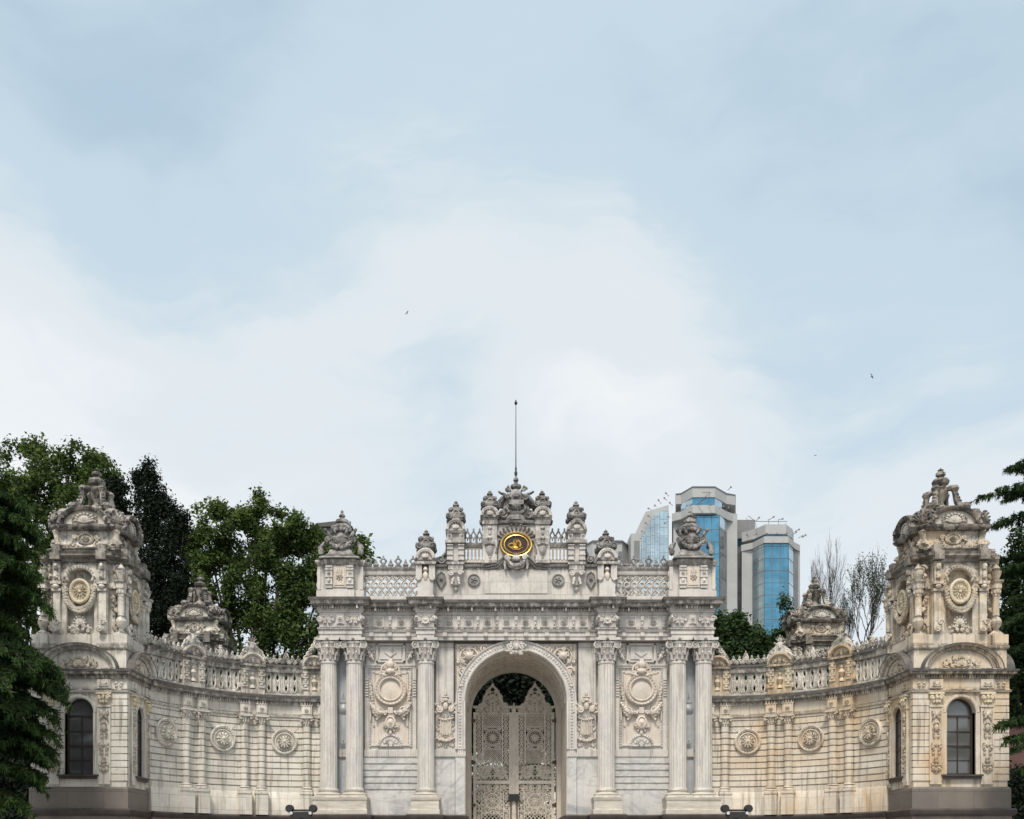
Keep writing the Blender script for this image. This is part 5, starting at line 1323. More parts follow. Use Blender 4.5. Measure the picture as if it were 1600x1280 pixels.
        for i in range(26): a = 2 * PI * i / 26; m.blob(.31 * math.cos(a), -.13, 12.62 + .38 * math.sin(a), .03, .03, .025, 5, 3)
        for i in range(12): a = 2 * PI * i / 12; m.leaf(.05 * math.cos(a), 12.62 + .06 * math.sin(a), .2, a, -.08, .05, .05)
        m.blob(0, -.12, 12.62, .06, .05, .06); m.build('sunburst', 'gilt_relief', nc)
        m = MB(T2)
        for i in range(20):
            a = PI * 1.0 + PI * i / 19; k_ = .09 + .05 * math.sin(PI * i / 19)
            m.blob(.5 * math.cos(a), -.1, 12.6 + .68 * math.sin(a), k_, k_, k_, 6, 4); m.blob(.55 * math.cos(a), -.17, 12.6 + .62 * math.sin(a + .05), k_ * .6, k_ * .6, k_ * .6, 5, 3); m.blob(.46 * math.cos(a), -.16, 12.6 + .74 * math.sin(a - .05), k_ * .6, k_ * .6, k_ * .6, 5, 3)
        for sg in (-1, 1): m.scroll(sg * .52, 12.72, .13, sg, 1.3, -.1, .05); m.leaf(sg * .4, 12.95, .25, PI / 2 - sg * .5, -.08, .12)
        m.build('wreath', 'ornament', nc)
    # free-standing baluster columns at the corners
    for sx in (-1, 1):
        for sy in (-1, 1):
            x, y = sx * 1.62, sy * 1.42; m = MB()
            m.lathe(x, y, [(.3, 10.82), (.3, 10.88), (.2, 10.98), (.1, 11.08), (.12, 11.12), (.2, 11.25), (.23, 11.42), (.16, 11.56), (.1, 11.62), (.14, 11.66), (.13, 11.74), (.135, 12.3), (.125, 12.45), (.15, 12.48), (.13, 12.54), (.2, 12.74), (.2, 12.78)], 16)
            for i in range(8): a = 2 * PI * i / 8; m.blob(x + .16 * math.cos(a), y + .16 * math.sin(a), 12.64, .05, .05, .09)
            m.lathe(x, y, [(.22, 12.78), (.22, 13.0), (.28, 13.04), (.3, 13.1), (.1, 13.12), (.14, 13.24), (.2, 13.4), (.22, 13.5), (.12, 13.56), (.16, 13.62), (.1, 13.72), (.03, 13.84)], 14, sq=.3)
            xa, xb = sorted((sx * 1.0, x)); ya, yb = sorted((sy * 1.0, y)); m.box(xa, xb, ya, yb, 12.8, 13.04)
            m.build('baluster_column', 'tower', t)
            m = MB(); a = math.atan2(-sx, sy); Tc = frameT(sx * 1.32, sy * 1.22, math.atan2(sx, -sy)); m.T = Tc     # diagonal consoles
            for zz, rr in ((13.6, .22), (13.3, .16), (11.2, .25), (11.9, .12)): m.scroll(.0, zz, rr, 1, 1.4, -.12, .07); m.blob(0, -.08, zz, rr * .8, .14, rr * .8)
            m.arab(-.25, .25, 11.5, 13.0, -.05, .2, 3, 1.6, dep=.08)
            m.T = None; m.build('corner_console', 'ornament', t)
    # upper cornice breaking forward
    def star(b_, p_, q_): return [(-b_, -p_), (b_, -p_), (b_, -q_), (q_, -q_), (q_, -b_), (p_, -b_), (p_, b_), (q_, b_), (q_, q_), (b_, q_), (b_, p_), (-b_, p_), (-b_, q_), (-q_, q_), (-q_, b_), (-p_, b_), (-p_, -b_), (-q_, -b_), (-q_, -q_), (-b_, -q_)]
    st = star(1.14, 1.6, 1.34)
    m = MB(); m.sweep(st, [(-.5, 13.86), (.04, 13.86), (.06, 13.98), (.14, 14.02), (.22, 14.08), (.22, 14.16), (.26, 14.22), (-.5, 14.26)], True)
    m.sweep(star(1.1, 1.5, 1.28), [(-.5, 14.24), (.0, 14.24), (.03, 14.4), (.08, 14.44), (.08, 14.5), (-.5, 14.52)], True); m.box(-1.2, 1.2, -1.2, 1.2, 14.2, 14.5)
    for ang in (0, PI / 2, PI, -PI / 2):
        m.T = fT(ang, 1.6)
        for sg in (-1, 1): m.box(sg * .95 - .2, sg * .95 + .2, -.3, .1, 13.9, 14.27); m.box(sg * .95 - .17, sg * .95 + .17, -.16, .2, 14.27, 14.56)
    m.T = None; m.build('upper_cornice', 'tower_top', t)
    SC = lambda f: (lambda x, y, z: (lambda p: (p[0] * 1.28, p[1] * 1.06, p[2]))(f(x, y, z))); I3 = lambda x, y, z: (x, y, z)
    m = MB(SC(I3))
    rows = [(1.22, 14.5), (1.08, 14.62), (1.0, 14.85), (.96, 15.15), (.98, 15.36)]
    m.lathe(0, 0, rows, 32, sq=.92)
    m.build('drum', 'tower', t)
    for ang in (0, PI / 2, PI, -PI / 2):
        T = SC(fT(ang, 1.0)); m = MB(T)
        m.disc(0, 14.98, [(.27, -.05), (.27, .06), (.22, .09), (.2, .04), (0, .05)], 0, 22); m.rosette(0, 14.98, .15, -.05, 8, .05, False); m.palm(0, 15.2, .18, -.05, 5)
        for sg in (-1, 1):
            m.scroll(sg * .4, 14.72, .15, sg, 1.4, -.05, .05); m.scroll(sg * .36, 15.05, .1, -sg, 1.4, -.03, .04); m.leaf(sg * .55, 14.6, .35, PI / 2 + sg * .5, -.05, .14)
            m.arab(sg * .62 - .3, sg * .62 + .3, 14.56, 14.85, -.04, .15, 4, 1.5)
            m.scroll(sg * .95, 14.75, .2, sg, 1.4, 0, .08); m.tube([(sg * 1.08, .05, 14.7), (sg * .98, .05, 15.0), (sg * .98, 0, 15.3)], [.12, .09, .12]); m.blob(sg * .98, 0, 15.3, .13, .13, .1)
        m.build('drum_relief', 'ornament', t)
    m = MB(SC(I3)); m.sweep(star(.86, 1.12, 1.0), [(-.5, 15.34), (.04, 15.34), (.1, 15.4), (.14, 15.48), (.14, 15.54), (-.5, 15.56)], True); m.box(-.9, .9, -.9, .9, 15.3, 15.55)
    m.build('dome_cornice', 'tower_top', t)
    m = MB()
    for ang in (0, PI / 2, PI, -PI / 2):
        m.T = SC(fT(ang, 1.22))
        m.arc(0, 15.56, .72, 0, [(-.02, -.2), (-.02, .02), (.05, .07), (.13, .09), (.16, .04), (.16, -1.2), (-.02, -1.2)], 0, PI, 22, .86)
    m.T = None; m.build('dome_pediment', 'tower_top', t)
    m = MB()
    for ang in (0, PI / 2, PI, -PI / 2):
        m.T = SC(fT(ang, 1.22)); pts = [(.72 * math.cos(PI * i / 16), 15.56 + .62 * math.sin(PI * i / 16)) for i in range(17)]; m.prism(pts, .1, .8)
        m.arab(-.5, .5, 15.6, 16.02, .08, .15, 8, 2.2, lambda x, z, r: (x / .6) ** 2 + ((z - 15.56) / .5) ** 2 < .8, .05); m.palm(0, 15.62, .4, .07, 9)
    m.T = None; m.build('dome_tympanum', 'marble_band', t)
    m = MB(SC(I3))
    m.lathe(0, 0, [(1.05, 15.55), (1.06, 15.8), (.98, 16.1), (.82, 16.35), (.6, 16.52), (.45, 16.6)], 28, sq=.25)
    for sx in (-1, 1):
        for sy in (-1, 1):
            m.T = SC(frameT(sx * .82, sy * .82, math.atan2(sx, -sy)))
            m.blob(0, -.1, 15.85, .34, .28, .32, 9, 6); m.palm(0, 15.75, .42, -.3, 7); m.scroll(-.3, 15.75, .18, -1, 1.4, -.22, .07); m.scroll(.3, 15.75, .18, 1, 1.4, -.22, .07); m.blob(0, .05, 16.15, .28, .28, .22); m.box(-.35, .35, -.3, .1, 15.5, 15.6)
            m.T = SC(I3)
    for i in range(24): a = 2 * PI * i / 24; m.blob(.82 * math.cos(a), .82 * math.sin(a), 16.38, .13, .13, .12, 6, 4)
    m.build('dome', 'tower_top', t)
    # open crown of four scroll brackets with a vase, and the finial
    m = MB()
    for i in range(4):
        a = PI / 4 + i * PI / 2; ca, sa = math.cos(a), math.sin(a)
        pts = [(ca * 1.0, sa * 1.0, 16.42), (ca * .82, sa * .82, 16.52), (ca * .66, sa * .66, 16.8), (ca * .6, sa * .6, 17.15), (ca * .56, sa * .56, 17.42), (ca * .3, sa * .3, 17.46)]
        m.tube(pts, [.18, .17, .13, .12, .15, .12], 6); m.blob(ca * .58, sa * .58, 17.38, .19, .19, .17); m.blob(ca * .98, sa * .98, 16.5, .26, .26, .2)
        for q in range(5): m.blob(ca * (.82 - q * .055), sa * (.82 - q * .055), 16.65 + q * .15, .11, .11, .09, 6, 4)
    m.build('crown_bracket', 'tower_top', t)
    m = MB(); m.lathe(0, 0, [(.3, 16.55), (.26, 16.7), (.12, 16.85), (.14, 16.95), (.26, 17.15), (.3, 17.35), (.34, 17.5), (.22, 17.58), (.18, 17.62), (.32, 17.7), (.36, 17.82), (.3, 17.92), (.14, 17.98), (.12, 18.03), (.2, 18.1), (.2, 18.2), (.1, 18.27), (.08, 18.3), (.13, 18.33), (.05, 18.38), (0, 18.46)], 20)
    m.build('finial', 'tower_top', t)
    return t
def copy_tree(o, parent=None):
    c = o.copy(); col.objects.link(c)
    if parent is not None: c.parent = parent
    for ch in list(o.children): copy_tree(ch, c)
    return c
pav = pavilion(); 
bpy.context.view_layer.update()
pav.location = (TX, TY, 0); pav['label'] = 'domed stone pavilion with golden sunburst, ochre stained, at the right front'
for loc, lab in (((-TX - .05, TY, 0), 'domed stone pavilion with grey top, at left front half hidden by the drooping cedar'),
                 ((-18.9, 11.2, .3), 'far pavilion dome rising behind the left curved wall, between the cypress and the plane tree'),
                 ((18.5, 11.2, .2), 'far pavilion dome rising behind the right curved wall, before the bare trees')):
    c = copy_tree(pav); c.location = loc; c['label'] = lab
# ================================================================== GROUND
def sheet(name, x0, x1, y0, y1, z, mat):
    m = MB(); m.face(m.av(x0, y0, z), m.av(x1, y0, z), m.av(x1, y1, z), m.av(x0, y1, z)); return setting(m.build(name, mat, None, 0))
M['paving'] = stone('paving', (.22, .21, .20), (.17, .165, .16), grime=.1, streak=0, patina=(90, 99, 0))
M['lawn'] = plain('lawn', (.035, .06, .02), .9, var=.4, scale=1.5)
sheet('ground', -1500, 1500, -1500, 1500, -.02, 'paving')
sheet('garden_ground', -80, 80, 4.5, 130, -.012, 'lawn'); sheet('garden_path', -4, 4, 4.6, 80, -.006, 'paving')

# ================================================================== BACKGROUND BUILDINGS
def HX(px, D_): return (px - 764.4) * D_ / F + CAMX
def HZ(py, D_): return EYE + (1335 - py) * D_ / F
def mirror_tower():
    D0 = 350.0; y0 = D0 - DIST
    X = lambda p: HX(p, D0); ZZ = lambda p: HZ(p, D0)
    t = thing('office_tower', 'tall grey concrete tower with blue mirror glass bays and stepped roof, right of the gate', 'tower', loc=(X(1110), y0 + 15, 0))
    def slab(name, mat, poly, za, zb, par=t):
        if 16 < poly[0][1] < 19: zb = EYE + (zb - EYE) * (D0 + 18) / D0
        m = MB(); m.plan([(HX(p, D0 + d), y0 + d) for p, d in poly], za, zb); return m.build(name, mat, par, 0)
    base = 0
    # main tower
    slab('core', 'concrete', [(1052, 9), (1066, 9), (1088, 2.2), (1124, 2.2), (1136, 8), (1152, 8.5), (1152, 40), (1052, 40)], base, ZZ(790))
    slab('parapet', 'concrete', [(1056, 7), (1064, 6.5), (1082, 0), (1117, 0), (1135, 6.5), (1149, 8), (1149, 40), (1056, 40)], ZZ(777), ZZ(761.5))
    slab('parapet_ledge', 'concrete', [(1050, 8), (1064, 5.5), (1082, -.8), (1117, -.8), (1137, 6), (1145, 8), (1145, 40), (1050, 40)], ZZ(803), ZZ(790.5))
    slab('roof_edge', 'concrete_dark', [(1055.5, 6.8), (1064, 6.2), (1082, -.3), (1117, -.3), (1135.4, 6.2), (1149.5, 7.8), (1149.5, 40), (1055.5, 40)], ZZ(761.4), ZZ(760.3))
    slab('side_block', 'concrete', [(1146, 12), (1152, 12), (1152, 40), (1146, 40)], ZZ(870), ZZ(787))
    for nm, mat, a, b, da, db, zt, zb in (('window_band', 'glass_pale', 1064, 1082, 6.6, .4, 777, 790.5), ('window_band', 'glass_blue', 1082, 1117, .4, .4, 777, 790.5), ('window_band', 'glass_pale', 1117, 1128, .4, 4.5, 777, 790.5)):
        slab(nm, mat, [(a, da), (b, db), (b, db + 3), (a, da + 3)], ZZ(zb), ZZ(zt))
    def bay(a, b, da, db, zt, zb, mat, rows, cols, off=0.0):
        m = MB(); xa, xb = HX(a, D0 + da), HX(b, D0 + db); m.plan([(xa, y0 + da), (xb, y0 + db), (xb, y0 + db + 2), (xa, y0 + da + 2)], ZZ(zb), ZZ(zt) * (1 if da < 16 else 1 + 18 / D0)); g_ = m.build('glass_bay', mat, t, 0)
        m = MB(); z = ZZ(zt) - off
        while z > ZZ(zb): m.tube([(xa, y0 + da - .06, z), (xb, y0 + db - .06, z)], .10, 4); z -= rows
        for i in range(cols + 1):
            q = i / cols; x = xa + (xb - xa) * q; y = y0 + da + (db - da) * q - .06; m.tube([(x, y, ZZ(zb)), (x, y, ZZ(zt))], .10, 4)
        m.build('mullion', 'concrete_dark', g_, 0)
    bay(1071, 1088, 7, .9, 803, 1010, 'glass_pale', 4.6, 2); bay(1088, 1124, .9, .9, 803, 1010, 'glass_blue', 4.6, 3, 1); bay(1124, 1134, .9, 6, 803, 824, 'glass_pale', 4.6, 1)
    bay(1124, 1135, .9, 6.6, 824, 1010, 'glass_dark', 9, 1)  # dark reflection on this facet put into the glass colour
    # recess between the towers
    slab('link_block', 'concrete', [(1145, 18), (1162, 18), (1162, 40), (1145, 40)], base, ZZ(815)); slab('link_rail', 'concrete_dark', [(1144, 16.8), (1180, 16.8), (1180, 18), (1144, 18)], ZZ(818), ZZ(814))
    bay(1146, 1159, 17.2, 17.2, 834, 1010, 'glass_blue', 4.6, 2); slab('dark_glass', 'glass_dark', [(1150, 16.8), (1159, 16.6), (1159, 18), (1150, 18)], base, ZZ(856))
    # right tower
    slab('core', 'concrete', [(1159, 10), (1176, 8), (1194, 2.5), (1232, 2.5), (1240, 8), (1250, 11), (1250, 42), (1159, 42)], base, ZZ(846))
    slab('parapet', 'concrete', [(1159, 12), (1180, 8), (1196, 3), (1228, 3), (1238, 8), (1240, 12), (1240, 42), (1159, 42)], ZZ(830), ZZ(815))
    slab('parapet_ledge', 'concrete', [(1158, 10), (1176, 7), (1194, .2), (1232, .2), (1242, 7), (1250, 10), (1250, 42), (1158, 42)], ZZ(848), ZZ(838)); slab('window_band', 'glass_blue', [(1180, 9), (1196, 4), (1228, 4), (1236, 9), (1236, 12), (1180, 12)], ZZ(838), ZZ(830))
    bay(1176, 1194, 7.4, 1, 848, 1010, 'glass_pale', 4.6, 2, 1); bay(1194, 1232, 1, 1, 848, 1010, 'glass_blue', 4.6, 3, 1); bay(1232, 1240, 1, 7, 848, 1010, 'glass_pale', 4.6, 1, 1)
    slab('return_wall', 'concrete_dark', [(1240, 7.5), (1247, 9.5), (1247, 12), (1240, 12)], base, ZZ(849))
    # stepped wing at the left with pale glass
    m = MB(); m.prism([(X(985), 0), (X(985), ZZ(848)), (X(1015), ZZ(786)), (X(1052), ZZ(775)), (X(1052), 0)], y0 + 9, y0 + 38); m.build('stepped_wing', 'concrete', t, 0)
    st_ = [(1037, 1050, 786), (1029, 1037, 791), (1022, 1029, 799), (1015, 1022, 809), (1008, 1015, 822), (1001, 1008, 837), (994, 1001, 852)]
    for i, (a, b, zt) in enumerate(st_):
        m = MB(); m.box(X(a), X(b), y0 + 8 - .0, y0 + 9.5, ZZ(1000), ZZ(zt)); g_ = m.build('stepped_glass', 'glass_pale', t, 0)
        m = MB(); z = ZZ(zt)
        while z > ZZ(960): m.tube([(X(a), y0 + 7.95, z - (i % 2)), (X(b), y0 + 7.95, z - (i % 2))], .07, 4); z -= 3.2
        for q in (0, .5, 1): x = X(a) + (X(b) - X(a)) * q; m.tube([(x, y0 + 7.95, ZZ(960)), (x, y0 + 7.95, ZZ(zt))], .07, 4)
        m.build('mullion', 'concrete', g_, 0)
    m = MB()      # floodlight arms and aerials
    rr = random.Random(5)
    for p, q in ((1047, 773), (1050, 766), (1056, 781), (1052, 800), (1060, 803), (1068, 797), (1075, 793), (1090, 792), (1106, 792), (1122, 796), (1132, 800), (1136, 768), (1140, 772), (1022, 787), (1030, 783), (1038, 778), (1022, 800), (1017, 812), (1012, 824), (1006, 834), (1001, 842), (1168, 840), (1176, 838), (1190, 838), (1206, 837), (1222, 838), (1236, 838), (1246, 842), (1252, 842), (1180, 816), (1200, 814), (1214, 814), (1240, 832)):
        x, z = X(p), ZZ(q); a = rr.uniform(-.5, .5); L = rr.uniform(.7, 1.5); sgn = -1 if p < 1060 or p == 1168 else 1
        d = 6 if p < 1060 else (-1 if p < 1140 else (12 if p < 1160 else -1)); m.tube([(x, y0 + d, z), (x + sgn * L, y0 + d - 1.5, z + a + .3)], .11, 4); m.box(x + sgn * L - .3, x + sgn * L + .3, y0 + d - 1.8, y0 + d - 1.3, z + a + .1, z + a + .55)
    m.tube([(X(1176), y0 + 6, ZZ(797)), (X(1188), y0 + 6, ZZ(806)), (X(1238), y0 + 6, ZZ(806))], .13, 4)
    for a, b in ((1176, 797), (1190, 806), (1210, 799), (1226, 800), (1238, 806)): m.tube([(X(a), y0 + 8, ZZ(b)), (X(a + 3), y0 + 8, ZZ(818))], .1, 4)
    m.tube([(X(1108), y0 + 8, ZZ(760)), (X(1108), y0 - 1.5, ZZ(772))], .1, 4); m.tube([(X(1096), y0 - 1, ZZ(771)), (X(1110), y0 - 1, ZZ(771))], .1, 4); m.tube([(X(1086), y0 - 1, ZZ(790)), (X(1106), y0 - 1, ZZ(774))], .1, 4)
    m.build('rooftop_aerial', 'concrete_dark', t, 0)
mirror_tower()
def lowblock():
    D0 = 230.0; y0 = D0 - DIST; X = lambda p: HX(p, D0); ZZ = lambda p: HZ(p, D0)
    t = thing('concrete_block', 'low grey concrete block with a chamfered roofline, just right of the gate crown', 'building', loc=(X(950), y0 + 6, 0))
    m = MB(); m.plan([(X(917), y0 + 3), (X(926), y0), (X(972), y0), (X(986), y0 + 4), (X(986), y0 + 18), (X(917), y0 + 18)], 0, ZZ(847)); m.build('wall', 'concrete', t, 0)
    m = MB(); m.plan([(X(916), y0 + 2.6), (X(926), y0 - .4), (X(972), y0 - .4), (X(987), y0 + 3.6), (X(987), y0 + 18), (X(916), y0 + 18)], ZZ(847), ZZ(845)); m.build('roof', 'concrete_dark', t, 0)
    m = MB(); 
    for i in range(5): m.box(X(930 + i * 9), X(936 + i * 9), y0 - .15, y0 + .1, ZZ(872), ZZ(862))
    m.build('window', 'glass_dark', t, 0)
    m = MB(); m.plan([(X(984), y0 - 2), (X(998), y0 - 2), (X(998), y0 + 10), (X(984), y0 + 10)], 0, ZZ(838)); m.build('stair_shaft', 'concrete', t, 0)
    m = MB(); m.plan([(X(989), y0 - 2.3), (X(997), y0 - 2.3), (X(997), y0 - 2.05), (X(989), y0 - 2.05)], ZZ(880), ZZ(850)); m.build('shaft_louvre', 'concrete_dark', t, 0)
lowblock()
def farhouse():
    D0 = 150.0; y0 = D0 - DIST; X = lambda p: HX(p, D0); ZZ = lambda p: HZ(p, D0)
    t = thing('roof_house', 'pale house top with flat overhanging grey roof, behind the left urn of the gate', 'building', loc=(X(515), y0 + 5, 0))
    m = MB(); m.box(X(493), X(545), y0, y0 + 10, 0, ZZ(826)); m.build('wall', 'concrete', t, 0)
    m = MB(); m.prism([(X(490), ZZ(826)), (X(496), ZZ(821)), (X(538), ZZ(816.5)), (X(552), ZZ(826))], y0 - 1, y0 + 11); m.build('roof', 'roof', t, 0)
    m = MB()
    for i in range(4): m.box(X(497 + i * 10), X(504 + i * 10), y0 - .12, y0 + .1, ZZ(833), ZZ(828))
    m.build('window', 'glass_dark', t, 0)
    m = MB(); m.tube([(X(548), y0, ZZ(850)), (X(547), y0, ZZ(815))], .12, 5); m.build('mast', 'dark_metal', t, 0)
farhouse()
def palace():
    t = thing('palace_wing', 'pale palace building seen in bright spots through the pierced gate leaves', 'building', loc=(0, 62, 0))
    m = MB(); m.box(-16, 16, 60, 72, 0, 13.0); m.build('wall', 'pale_wall', t, 0)
    m = MB(); m.box(-16.5, 16.5, 59.5, 72.5, 13.0, 13.6); m.build('cornice', 'pale_wall', t, 0)
    for i in range(9):
        for z in (1.2, 7.2): 
            x = -14 + i * 3.5; m = MB(); m.box(x - .7, x + .7, 59.9, 60.1, z, z + 3.4); m.build('window', 'glass_dark', t, 0)
palace()
def pinkhouse():
    y0 = 9.0; X0 = PX(1572, -y0) - 1.0
    t = thing('pink_outbuilding', 'low pink rendered outbuilding with grey roof, at the right edge beyond the pavilion', 'building', loc=(X0 + 5, y0 + 3, 0))
    m = MB(); m.box(X0, X0 + 12, y0, y0 + 6, 0, PZ(1134, -y0)); m.build('wall', 'pink_wall', t, 0)
    m = MB(); m.box(X0 - .3, X0 + 12.3, y0 - .35, y0 + 6.3, PZ(1134, -y0), PZ(1127, -y0)); m.build('roof', 'roof', t, 0)
    m = MB(); m.box(X0 + 5, X0 + 6, y0 - .05, y0 + .1, 4.8, 6.4); m.build('window', 'glass_dark', t, 0)
pinkhouse()

# ================================================================== TREES
def leafquad(mb, p, n, size, rr, asp=.6):
    n = n.normalized(); u = n.orthogonal().normalized(); v = n.cross(u); a = rr.uniform(0, 6.28)
    u, v = u * math.cos(a) + v * math.sin(a), v * math.cos(a) - u * math.sin(a)
    u *= size; v *= size * asp
    i = len(mb.v); b = n * size * .18
    mb.v += [tuple(p - u), tuple(p + v * .9 + b), tuple(p + u), tuple(p - v * .9 + b)]; mb.f.append((i, i + 1, i + 2, i + 3))
def crown(mb, clumps, count, size, seed, thr=-.12, freq=.8, asp=.6, cluster=5, shell=.45):
    rr = random.Random(seed); wts = [c[3] * c[5] * (c[6] if len(c) > 6 else 1) for c in clumps]; tot = sum(wts)
    for c, w_ in zip(clumps, wts):
        k = int(count * w_ / tot / cluster)
        off = Vector((seed * 3.1, 7.7, seed))
        for _ in range(k):
            for _t in range(8):
                d = Vector((rr.gauss(0, 1), rr.gauss(0, 1), rr.gauss(0, 1))).normalized(); q = rr.random() ** shell
                lump = 1 + .28 * noise.noise(d * 2.2 + Vector((c[0], c[2], seed)))
                p = Vector((c[0] + d.x * q * c[3] * lump, c[1] + d.y * q * c[4] * lump, c[2] + d.z * q * c[5] * lump))
                if noise.noise(p * freq + off) > thr: break
            else: continue
            for _c in range(cluster):
                pp = p + Vector((rr.gauss(0, 1), rr.gauss(0, 1), rr.gauss(0, 1))) * size * 1.5
                nn = d * .5 + Vector((rr.gauss(0, .6), rr.gauss(0, .6), rr.gauss(0, .6) + .5))
                leafquad(mb, pp, nn, size * rr.choice((.5, .8, .9, 1.0, 1.4)) * rr.uniform(.8, 1.15), rr, asp)
def pxclumps(L, y):
    k = (DIST + y) / F
    return [(PX(a, -y), y + (rest[0] if rest else 0), PZ(b, -y), c * k, min(c, 50) * k * .8, d * k, rest[1] if len(rest) > 1 else 1) for a, b, c, d, *rest in L]
def limbs(mb, base, clumps, r, fork, rr):
    bx, by = base
    mb.tube([(bx, by, 0), (bx + .1, by, fork * .5), (bx, by, fork)], [r * 1.25, r, r * .8], 8)
    for c in clumps:
        e = Vector((c[0], c[1], c[2] + c[5] * .3)); s_ = Vector((bx, by, fork - .4)); mid = s_.lerp(e, .5) + Vector((rr.uniform(-.3, .3), rr.uniform(-.3, .3), -.4))
        mb.tube([tuple(s_), tuple(mid), tuple(e)], [r * .5, r * .3, r * .08], 6)
        for _ in range(5):
            q = mid.lerp(e, rr.uniform(0, .9)); d = Vector((rr.uniform(-1, 1) * c[3], rr.uniform(-1, 1) * c[4], rr.uniform(-.2, .9) * c[5])) * .8
            mb.tube([tuple(q), tuple(q + d * .5 + Vector((0, 0, .1))), tuple(q + d)], [r * .14, r * .09, r * .03], 5)
def tree(name, label, cat, L, y, mat, count, size, seed, base_px, fork_frac=.5, trunk=.3, bark='bark', group='trees behind the walls', **k):
    cl = pxclumps(L, y); bx = PX(base_px, -y); rr = random.Random(seed)
    t = thing(name, label, cat, group, loc=(bx, y, 0))
    m = MB(); zt = min(c[2] - c[5] * .6 for c in cl); limbs(m, (bx, y), cl, trunk, max(1.5, zt * fork_frac + 1), rr); m.build('trunk', bark, t)
    if mat == 'leaf_plane':      # ragged outline: small tufts thrown out around every main clump
        ex = []
        for c in cl:
            for _ in range(4):
                d = Vector((rr.gauss(0, 1), rr.gauss(0, .7), rr.gauss(.25, .9))).normalized(); f = rr.uniform(.24, .42)
                ex.append((c[0] + d.x * c[3] * 1.02, c[1] + d.y * c[4], c[2] + d.z * c[5] * 1.02, c[3] * f, c[4] * f, c[5] * f, 1.3))
        cl = cl + ex
    m = MB(); crown(m, cl, count, size, seed, **k); m.build('crown', mat, t, 0); return t
tree('plane_tree', 'broad leafy tree with sky showing through, rising behind the left front pavilion', 'tree',
     [(-20, 735, 60, 40), (60, 745, 45, 45), (112, 722, 34, 26), (150, 742, 36, 32), (172, 758, 20, 20), (20, 810, 80, 60), (95, 815, 55, 55), (135, 790, 40, 45), (40, 900, 90, 70), (165, 800, 30, 40)], 16, 'leaf_plane', 52000, .13, 1, 40, .5, .4, thr=-.02, freq=.75)
tree('cypress_tree', 'nearly black many-tipped cypress standing behind the left front pavilion', 'tree',
     [(232, 742, 15, 26, 0, 1.3), (214, 745, 7, 22, 0, 1.3), (234, 795, 28, 50, 0, 1.2), (258, 800, 18, 28), (272, 822, 20, 34), (289, 812, 9, 18, 0, 1.2), (245, 880, 50, 70), (185, 772, 17, 26, 0, 1.2), (180, 830, 28, 50), (225, 960, 45, 70), (262, 930, 36, 80)], 13, 'leaf_cypress', 42000, .11, 2, 240, .4, .3, thr=-.3, freq=1.1, asp=.5, shell=.4)
tree('plane_tree', 'wide bright green leafy tree filling the gap between the cypress and the gate', 'tree',
     [(335, 802, 24, 17, 0, .8), (320, 830, 22, 20, 0, .9), (398, 800, 24, 24), (385, 820, 26, 24), (450, 812, 16, 18), (440, 838, 36, 30), (300, 855, 34, 30), (350, 850, 34, 26), (480, 850, 36, 34), (420, 865, 40, 22), (500, 875, 28, 36), (330, 905, 55, 40), (440, 910, 56, 42), (500, 930, 36, 50), (390, 960, 80, 55), (300, 960, 50, 50), (470, 985, 50, 50), (380, 1035, 130, 40)], 18, 'leaf_plane', 105000, .13, 3, 400, .5, .4, thr=.05, freq=.8)
tree('laurel_tree', 'small rounded green treetop peeping out behind the left urn of the gate', 'tree', [(555, 858, 17, 18), (545, 880, 22, 24), (520, 870, 24, 26), (568, 880, 10, 14)], 9, 'leaf_plane', 5000, .13, 4, 545, .6, .2, thr=-.2)
tree('holm_oak', 'dense dark evergreen seen through the open top of the gate arch', 'tree', [(806, 1142, 100, 42, 1, 1.4), (735, 1125, 50, 50, 1), (878, 1125, 50, 50, 1), (806, 1085, 95, 62, 0, 1.6), (750, 1100, 60, 60, 1), (860, 1095, 60, 60, 1), (806, 1050, 90, 50, 2), (700, 1080, 50, 60, 2), (910, 1080, 50, 60, 2)], 27, 'leaf_cypress', 46000, .2, 5, 806, .7, .5, thr=-.6, shell=.55)
tree('laurel_tree', 'dense dark green round bush standing between the gate and the blue glass tower', 'tree', [(1146, 985, 22, 22), (1175, 1003, 24, 24), (1130, 1010, 24, 34), (1152, 968, 12, 10), (1160, 1025, 40, 28), (1190, 1020, 14, 20), (1122, 970, 9, 10)], 14, 'leaf_dark', 22000, .12, 6, 1150, .5, .25, thr=-.35, freq=1.2)
tree('laurel_tree', 'small loose shrub-like tree just left of the far right pavilion dome', 'tree', [(1222, 998, 18, 18), (1210, 1005, 12, 16), (1228, 965, 12, 22, 0, .45), (1222, 940, 8, 14, 0, .4), (1235, 985, 10, 20, 0, .7), (1214, 1020, 22, 20)], 16, 'leaf_dark', 6000, .11, 7, 1222, .5, .16, thr=-.1, freq=1.5)
tree('laurel_hedge', 'dark shrubbery behind the lattice of the right curved wall', 'shrub', [(1150, 1072, 40, 42), (1200, 1075, 45, 38), (1250, 1072, 50, 36), (1310, 1070, 50, 34), (1370, 1068, 50, 34)], 7, 'leaf_dark', 24000, .13, 8, 1240, .3, .15, group='shrubs behind the curved walls', thr=-.5)
tree('laurel_hedge', 'dark shrubbery behind the lattice of the left curved wall', 'shrub', [(250, 1070, 45, 36), (310, 1072, 50, 36), (370, 1075, 50, 38), (430, 1078, 45, 40), (480, 1078, 30, 40)], 7, 'leaf_dark', 24000, .13, 9, 370, .3, .15, group='shrubs behind the curved walls', thr=-.5)
